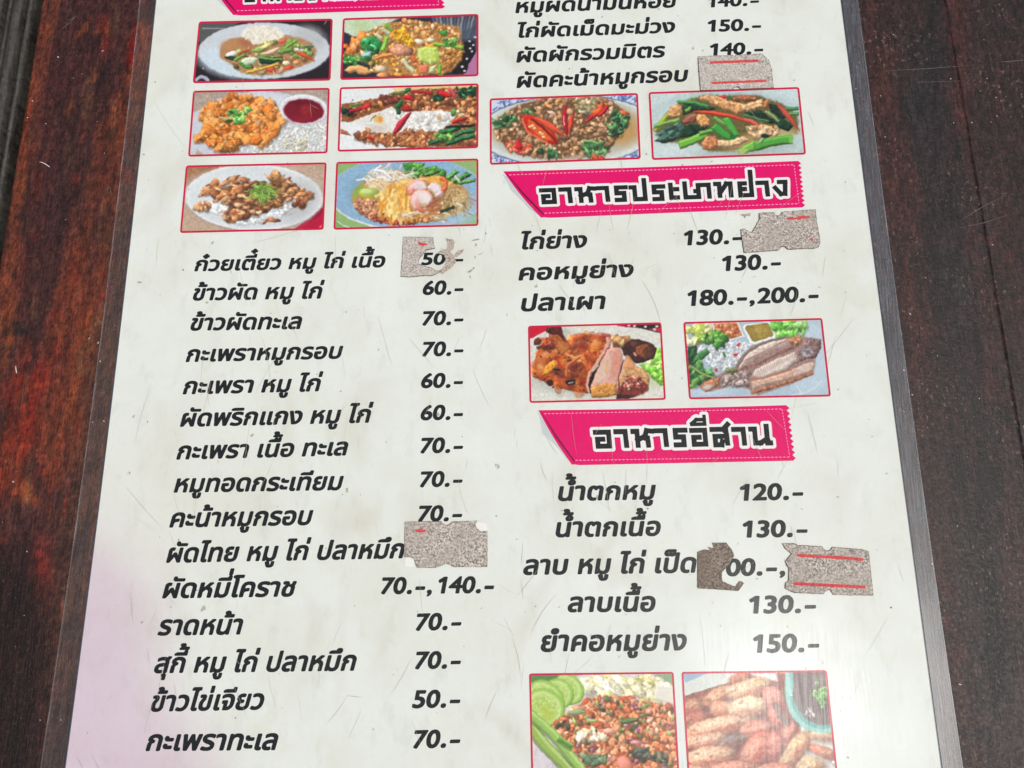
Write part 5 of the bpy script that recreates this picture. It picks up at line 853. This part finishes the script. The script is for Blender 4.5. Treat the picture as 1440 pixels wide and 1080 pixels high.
DISH = [
 ('ก๋วยเตี๋ยว หมู ไก่ เนื้อ', (273, 382.5), (540, 376.6), 16.8), ('ข้าวผัด หมู ไก่', (269.5, 423.5), (450.7, 420.7), 18.2), ('ข้าวผัดทะเล', (266, 465.8), (422, 463.4), 18.8),
 ('กะเพราหมูกรอบ', (260.8, 510), (478.8, 505), 18.8), ('กะเพรา หมู ไก่', (256.6, 555.4), (448.3, 551), 19.5), ('ผัดพริกแกง หมู ไก่', (253, 601), (518.8, 595), 20.3),
 ('กะเพรา เนื้อ ทะเล', (247.6, 647), (486.5, 641), 20.5), ('หมูทอดกระเทียม', (244.4, 693.3), (479, 689.8), 21), ('คะน้าหมูกรอบ', (238, 742.5), (436, 738.7), 22),
 ('ผัดไทย หมู ไก่ ปลาหมึก', (233.6, 792), (566.2, 785.6), 22.3), ('ผัดหมี่โคราช', (228, 841.9), (412.5, 839.2), 22.8), ('ราดหน้า', (221, 894), (338, 892.5), 23.3),
 ('สุกี้ หมู ไก่ ปลาหมึก', (215.6, 947), (498, 943.5), 23.5), ('ข้าวไข่เจียว', (210, 1001), (368.6, 998), 24), ('กะเพราทะเล', (204.4, 1056.3), (387.4, 1054.8), 24.5),
 ('หมูผัดน้ำมันหอย', (724.4, 19.8), (949, 11.5), 16.5), ('ไก่ผัดเม็ดมะม่วง', (724.4, 54.5), (948, 47), 16), ('ผัดผักรวมมิตร', (725.8, 89.2), (934, 81.6), 16.8),
 ('ผัดคะน้าหมูกรอบ', (726, 125), (965.4, 115.6), 17.3), ('ไก่ย่าง', (728.6, 352), (824, 349.3), 18.8), ('คอหมูย่าง', (728.6, 395.5), (889.4, 390.3), 19), ('ปลาเผา', (731.4, 438.9), (849.4, 435.4), 19.8),
 ('น้ำตกหมู', (783.5, 705.2), (919, 703), 21.8), ('น้ำตกเนื้อ', (780, 756), (927.3, 754), 22.3), ('ลาบ หมู ไก่ เป็ด', (734.6, 809), (977, 805.8), 23),
 ('ลาบเนื้อ', (797, 861.2), (920, 860.4), 22.8), ('ยำคอหมูย่าง', (759, 917), (963.5, 915), 24.3)]
PRICE = [
 ('50.-', (591.7, 374), (650.7, 372.5), 18.5), ('60.-', (593, 415.8), (650.7, 414.8), 21), ('70.-', (591.7, 458.9), (650.7, 457.5), 21.3), ('70.-', (591.7, 502.3), (650.7, 501), 21.7),
 ('60.-', (590.6, 546.7), (650, 545.7), 22), ('60.-', (590, 591.9), (650, 590.8), 22.5), ('70.-', (589, 638.4), (650, 637), 23), ('70.-', (588.2, 686), (649.3, 684.6), 23.4),
 ('70.-', (585.7, 734.5), (648.7, 733), 23.8), ('70.-,140.-', (533.6, 836.2), (693.7, 834.4), 25), ('70.-', (582.3, 887.6), (647.6, 885.7), 25.5), ('70.-', (581.2, 941.6), (646.8, 940), 26),
 ('50.-', (578.6, 996.3), (646, 994.9), 26.5), ('70.-', (578.6, 1053), (646, 1051), 27),
 ('140.-', (993.5, 12), (1067, 8.7), 17.3), ('150.-', (993.5, 46.2), (1070, 44), 17.7), ('140.-', (996.7, 79.5), (1073, 77), 17.8), ('130.-', (959.5, 346.5), (1043.5, 343.4), 22.3),
 ('130.-', (1013.3, 382.6), (1097.7, 379), 22.8), ('180.-,200.-', (964.7, 431.6), (1150.5, 425), 23.2), ('120.-', (1038, 705.2), (1129, 703.1), 25), ('130.-', (1042, 756.9), (1135, 755.3), 25.3),
 ('100.-,', (1000, 811.5), (1104, 809), 25.8), ('130.-', (1051, 863.6), (1147, 862), 26.3), ('150.-', (1056.4, 918.8), (1151.3, 917), 27.3)]
for s, a, b_, h in DISH: letters(s, a, b_, h, 'dish_name', menu, label='dish name reading ' + s)
for s, a, b_, h in PRICE: letters(s, a, b_, h, 'price', menu, digits=True, bold=.042, slant=.17, label='price reading ' + s)

# ---------------------------------------------------------------- pink banners
def zig(a, b_, n, amp):
    a = np.array(a, float); b_ = np.array(b_, float); out = []
    for k in range(n * 4 + 1): f = k / (n * 4); out.append(tuple(a + (b_ - a) * f + np.array([amp * (.5 - .5 * math.cos(f * n * 2 * math.pi)), 0])))
    return out
def dashes(a, b_, wd=.9, on=3.3, off=2.2, sag=0.):
    a = np.array(a, float); b_ = np.array(b_, float); L = np.hypot(*(b_ - a)); d = (b_ - a) / L; s_ = 0; out = []
    while s_ < L:
        e = min(L, s_ + on); f = lambda x: a + d * x + np.array([0, sag * math.sin(math.pi * x / L)]); out.append(strip([f(s_), f(e)], wd)); s_ += on + off
    return out
def banner(name, tl, tr, br, bl, text, ta, tb, th, label, fold, teeth=10):
    tl, tr, br, bl = [np.array(x, float) for x in (tl, tr, br, bl)]
    t_ = np.linspace(0, 1, 14)[:, None]
    top = tl + (tr - tl) * t_ + np.array([0, 1.2]) * np.sin(t_ * math.pi) ; diag = bl + (tl - bl) * t_ + np.array([-1.5, 1.5]) * np.sin(t_ * math.pi)
    c1 = [tuple(bl + (br - bl) * .035 + (0, .8)), tuple(bl + (br - bl) * .012 + (0, -.2))]
    o = area('banner', [[tuple(x) for x in top[:-1]] + zig(tr, br, teeth, 4.2) + c1 + [tuple(x) for x in diag[:-1]]], ZI, PINK, menu, label=label)
    area('folded_edge', [fold], ZI - .00003, FOLD, o)
    up = (tl - bl); uv = np.array([0, 1.])
    ds = dashes(tl + (8, 5.), tr + (-6, 5.5)) + dashes(bl + (5, -6), br + (-5, -5.2)) + dashes(tr + (-5.5, 6), br + (-5, -6), on=2.4, off=2.0)
    area('stitching', ds, ZJ, STITCH, o)
    area('fold_shade', [strip([tuple(bl + (4, -4)), tuple((tl + bl) / 2 + (2.4, 0)), tuple(tl + (4, 2.5))], [2.2, 2.8, .5])], ZJ, PINK_D, o)
    letters(text, ta, tb, th, 'lettering_outline', o, WHITE, bold=.02, slant=-.03, z=ZJ + .00002, extra=.13, square=True)
    letters(text, ta, tb, th, 'lettering', o, BLACK, bold=.012, slant=-.03, z=ZK, square=True)
c = crop(700, 220, 3.13)
banner('b', *c([(25, 68), (1320, 22), (1340, 226), (190, 271)]), 'อาหารประเภทย่าง', *c([(187, 213), (1280, 176)]), 22.5, 'pink ribbon banner reading อาหารประเภทย่าง', c([(22, 80), (60, 100), (190, 268), (140, 232), (58, 150)]))
c = crop(750, 560, 3.79)
banner('b', *c([(27, 65), (1345, 38), (1383, 334), (205, 355)]), 'อาหารอีสาน', *c([(325, 270), (1277, 250)]), 26.5, 'pink ribbon banner reading อาหารอีสาน', c([(28, 78), (60, 100), (200, 345), (115, 250), (50, 190)]))
c = crop(290, 0, 3.89)
banner('b', (291, -34), (615, -43), *c([(1293, 50), (150, 86)]), 'อาหารจานเดียว', (343, 4.5), (548, -3), 19.5, 'pink ribbon banner cut off by the top of the picture', [(290, -30), (300, -20), (328, 20), (310, 5), (294, -14)])

# ---------------------------------------------------------------- sticker remains on the film
def sticker(pts, m, label, stripes=(), bits=(), holes=(), seed=0, cj=None, resid=(), torn=()):
    ctr = np.mean(pts, 0); cx, cy = P(*ctr)
    root = bpy.data.objects.new('price_sticker', None); root.location = (cx, cy, ZF); link(root)
    tag(root, label, 'sticker', 'old price stickers stuck on the menu')
    bpy.context.view_layer.update()
    def sub(o): o.location = (-cx, -cy, -ZF); return o
    sub(area('sticker_border', [jag(pts, .22, 1.1, seed)], ZF + .00001, STK_E, root, thick=.00007))
    q = np.array(pts); ins = []
    for i in range(len(q)):          # inset outline
        a, b_, c_ = q[i - 1], q[i], q[(i + 1) % len(q)]; e1 = (b_ - a) / (np.hypot(*(b_ - a)) + 1e-9); e2 = (c_ - b_) / (np.hypot(*(c_ - b_)) + 1e-9); n_ = np.array([-(e1 + e2)[1], (e1 + e2)[0]]); n_ /= np.hypot(*n_) + 1e-9
        ins.append(tuple(b_ + n_ * .75))
    sub(area('sticker_face', [jag(ins, .14, 1.1, seed + 1)], ZF + .00008, m, root, thick=.00005))
    for s_ in stripes: sub(area('red_stripe', [jag(s_, .18, 1.0, seed + 2)], ZF + .000145, STRIPE, root))
    for s_, mm in bits: sub(area('torn_shred', [jag(s_, .25, 1.0, seed + 3)], ZF + .000015, mm, root, thick=.00006))
    return root
c = crop(550, 320, 9.6)
sticker(c([(165, 135), (570, 140), (575, 230), (602, 290), (560, 300), (480, 312), (435, 370), (375, 445), (385, 505), (440, 530), (540, 548), (600, 585), (680, 605), (560, 660), (400, 665), (270, 680), (130, 670), (150, 440)]), STK_L,
        'torn left half of a grey sticker beside the price 50 under the food photos', seed=11,
        stripes=[c([(365, 195), (410, 215), (470, 225), (500, 250), (430, 258), (375, 245)])],
        bits=[(c([(740, 160), (830, 165), (860, 200), (845, 290), (800, 335), (850, 400), (880, 470), (830, 540), (740, 600), (700, 632), (620, 595), (680, 575), (722, 520), (742, 450), (722, 380), (640, 358), (600, 372), (680, 312), (765, 292), (765, 200)]), RESID),
              (c([(855, 385), (900, 322), (990, 300), (960, 350), (885, 410)]), RESID), (c([(1140, 225), (1165, 235), (1150, 262), (1132, 250)]), RESID), (c([(1030, 610), (1080, 575), (1140, 535), (1120, 575), (1060, 615)]), RESID),
              (c([(1090, 185), (1150, 160), (1200, 165), (1140, 185)]), RESID), (c([(1180, 375), (1245, 345), (1230, 362)]), RESID), (c([(1130, 395), (1150, 398), (1145, 420), (1132, 412)]), RESID), (c([(1060, 640), (1082, 680), (1072, 700)]), RESID), (c([(1275, 78), (1298, 85), (1285, 100)]), RESID)])
c = crop(560, 725, 10.286)
sticker(c([(100, 92), (620, 85), (650, 120), (700, 147), (750, 120), (790, 90), (1150, 78), (1108, 120), (1132, 185), (1200, 238), (1290, 226), (1290, 745), (800, 745), (740, 710), (690, 700), (620, 730), (540, 757), (270, 752), (252, 700), (232, 622), (160, 592), (88, 602)]), STK,
        'grey speckled sticker with two worn white corners, in the lower half of the left column', seed=21,
        stripes=[c([(245, 205), (330, 195), (415, 215), (400, 240), (310, 248), (250, 235)])],
        bits=[(c([(1150, 82), (1280, 120), (1288, 215), (1210, 232), (1142, 180), (1118, 122)]), TORN), (c([(92, 612), (160, 604), (225, 640), (240, 745), (110, 740)]), TORN)])
c = crop(970, 70, 11.08)
sticker(c([(120, 120), (660, 102), (690, 118), (720, 100), (1120, 80), (1225, 180), (1268, 320), (1298, 612), (785, 632), (760, 602), (720, 595), (684, 605), (668, 640), (160, 652), (136, 400)]), STK_L,
        'pale grey sticker with two red lines just above the photo of greens and pork', seed=31,
        stripes=[c([(298, 200), (1055, 170), (1088, 198), (1040, 212), (308, 240)]), c([(325, 520), (1180, 484), (1190, 520), (338, 556)])])
c = crop(1030, 285, 10.286)
sticker(c([(380, 160), (590, 150), (612, 190), (650, 198), (690, 185), (702, 145), (1190, 110), (1215, 300), (1262, 580), (1240, 650), (1190, 670), (790, 690), (752, 650), (702, 645), (662, 700), (160, 737), (137, 600), (110, 402), (160, 388), (230, 430), (270, 442), (320, 362), (380, 250)]), STK,
        'grey sticker with torn upper left corner, below the right end of the longer pink banner', seed=41,
        stripes=[c([(780, 240), (830, 215), (900, 235), (940, 208), (1100, 203), (1112, 235), (920, 257), (790, 262)]), c([(1110, 530), (1160, 528), (1145, 570), (1125, 565)])],
        bits=[(c([(110, 180), (200, 172), (255, 165), (252, 205), (190, 200), (180, 235), (160, 205)]), RESID)])
c = crop(970, 755, 5.333)
sticker(c([(55, 112), (110, 95), (152, 100), (130, 75), (180, 88), (165, 45), (270, 45), (308, 90), (328, 140), (300, 195), (272, 228), (235, 270), (240, 330), (280, 350), (338, 375), (372, 330), (405, 345), (360, 405), (290, 400), (210, 395), (55, 386)]), STK_D,
        'brown torn sticker scrap covering the first digit of the price 100', seed=51)
sticker(c([(690, 50), (780, 48), (800, 62), (985, 72), (1008, 98), (1030, 106), (1048, 98), (1065, 75), (1290, 95), (1335, 110), (1345, 200), (1370, 440), (1070, 435), (1052, 405), (1030, 400), (1010, 410), (1000, 430), (780, 420), (710, 390), (712, 345), (735, 330), (737, 240), (710, 182), (757, 128), (710, 90)]), STK,
        'wide speckled sticker with two red lines and torn left edge, right of the price 100', seed=61,
        stripes=[c([(800, 127), (1210, 150), (1290, 160), (1290, 182), (1200, 172), (800, 150)]), c([(775, 338), (1310, 365), (1310, 388), (775, 362)])],
        bits=[(c([(715, 180), (757, 130), (775, 145), (745, 185), (735, 230), (720, 215)]), ink_mat('black_smudge', (40, 38, 36)))])

# ---------------------------------------------------------------- hairline scratches and grime on the plastic
HAIR = ink_mat('grime_in_scratches', (176, 166, 152), var=.3); DIRT = ink_mat('dirt_specks', (112, 92, 76), var=.5)
rg = random.Random(12); L1 = []; L2 = []
for k in range(190):
    y = 60 + 1010 * rg.random() ** .7; l, r = edge(0, y) + 8, edge(1, y) - 8; x = l + (r - l) * rg.random(); a_ = rg.gauss(math.pi / 2, .35) if rg.random() < .8 else rg.random() * 3.14
    n_ = rg.choice((3, 4, 5)); st = rg.uniform(3, 22); pts = []; bend = rg.gauss(0, .05)
    for q in range(n_): pts.append((x, y)); x += math.cos(a_) * st; y += math.sin(a_) * st; a_ += bend
    if all(edge(0, q[1]) + 3 < q[0] < edge(1, q[1]) - 3 for q in pts): L1.append(strip(pts, [.12] + [rg.uniform(.2, .38)] * (n_ - 2) + [.12]))
for k in range(150):
    y = -20 + 1120 * rg.random(); l, r = edge(0, y) + 8, edge(1, y) - 8; x = l + (r - l) * rg.random(); q = rg.uniform(.35, .9) if rg.random() < .93 else rg.uniform(.9, 1.3)
    L2.append([(x + q * rg.uniform(.6, 1.2) * math.cos(t_), y + q * rg.uniform(.6, 1.2) * math.sin(t_)) for t_ in (0, 1, 2, 3.1, 4.2, 5.2)])
def merged(name, loops, z, m, parent):
    bm = bmesh.new()
    for lp in loops:
        h = len(lp) // 2; p = PA(lp); vs = [bm.verts.new((x, y, z)) for x, y in p]
        if len(lp) == 6 and loops is L2: bm.faces.new(vs[::-1])
        else:
            for i in range(h - 1): bm.faces.new((vs[i], vs[i + 1], vs[-2 - i], vs[-1 - i]))
    me = bpy.data.meshes.new(name); bm.to_mesh(me); bm.free(); return tag(finish(name, me, m, parent), kind='stuff')
merged('scratches', L1, ZF + .00001, HAIR, menu); merged('dirt_specks', L2, ZF + .00001, DIRT, menu)

# ---------------------------------------------------------------- crumbs on the wood
def crumb(name, pts, wd, label, cat):
    p = PA(pts); me = bpy.data.meshes.new(name); vs = []; fs = []; n = 6; c0 = p.mean(0); s_ = .305 / F
    for k, (x, y) in enumerate(p):
        d = p[min(k + 1, len(p) - 1)] - p[max(k - 1, 0)]; d = d / (np.hypot(*d) + 1e-12); r = wd * s_ / 2 * (math.sin(math.pi * (k + .6) / (len(p) + .2)) * .6 + .4)
        for i in range(n): th = 2 * math.pi * i / n; vs.append((x - c0[0] - d[1] * r * math.cos(th), y - c0[1] + d[0] * r * math.cos(th), r + r * math.sin(th)))
    for k in range(len(p) - 1):
        for i in range(n): a = k * n + i; b_ = k * n + (i + 1) % n; fs.append((a, b_, b_ + n, a + n))
    fs.append(tuple(range(n))[::-1]); fs.append(tuple(range((len(p) - 1) * n, len(p) * n))); me.from_pydata(vs, [], fs); fixn(me)
    for q in me.polygons: q.use_smooth = True
    o = finish(name, me, CRUMB); o.location = (c0[0], c0[1], .00005); tag(o, label, cat); return o
crumb('thread_scrap', [(56, 228), (60, 229), (64, 231), (67.5, 233.2), (70.3, 235.3)], 1.5, 'short curved white thread on the red-brown wood left of the menu', 'thread')
crumb('rice_crumb', [(81.5, 80.5), (82.4, 81), (83.3, 81.2)], 2.2, 'tiny pinkish crumb on the wood near the top left corner', 'crumb')
crumb('rice_crumb', [(38.5, 166), (39.4, 165.7), (40.1, 165.6)], 1.6, 'tiny white crumb beside the grey grooved table edge', 'crumb')
crumb('rice_crumb', [(22.5, 515), (23, 519), (24, 525)], 1.5, 'thin pale sliver on the wood at the left, level with the third price 70', 'crumb')
crumb('rice_crumb', [(1400.6, 163.6), (1401.6, 164.4)], 2.0, 'white speck on the dark plank near the top right corner', 'crumb')
crumb('rice_crumb', [(1340, 173), (1341, 173.6)], 1.6, 'white speck on the dark plank, the one closer to the menu near the top right', 'crumb')
crumb('rice_crumb', [(1309.3, 792), (1310.5, 793.6)], 2.2, 'pale crumb at the right edge of the plastic margin, lower right', 'crumb')
crumb('rice_crumb', [(1347, 961.5), (1350, 962.6), (1351, 962.3)], 1.5, 'pale crumb on the dark wood at the lower right, just outside the menu', 'crumb')
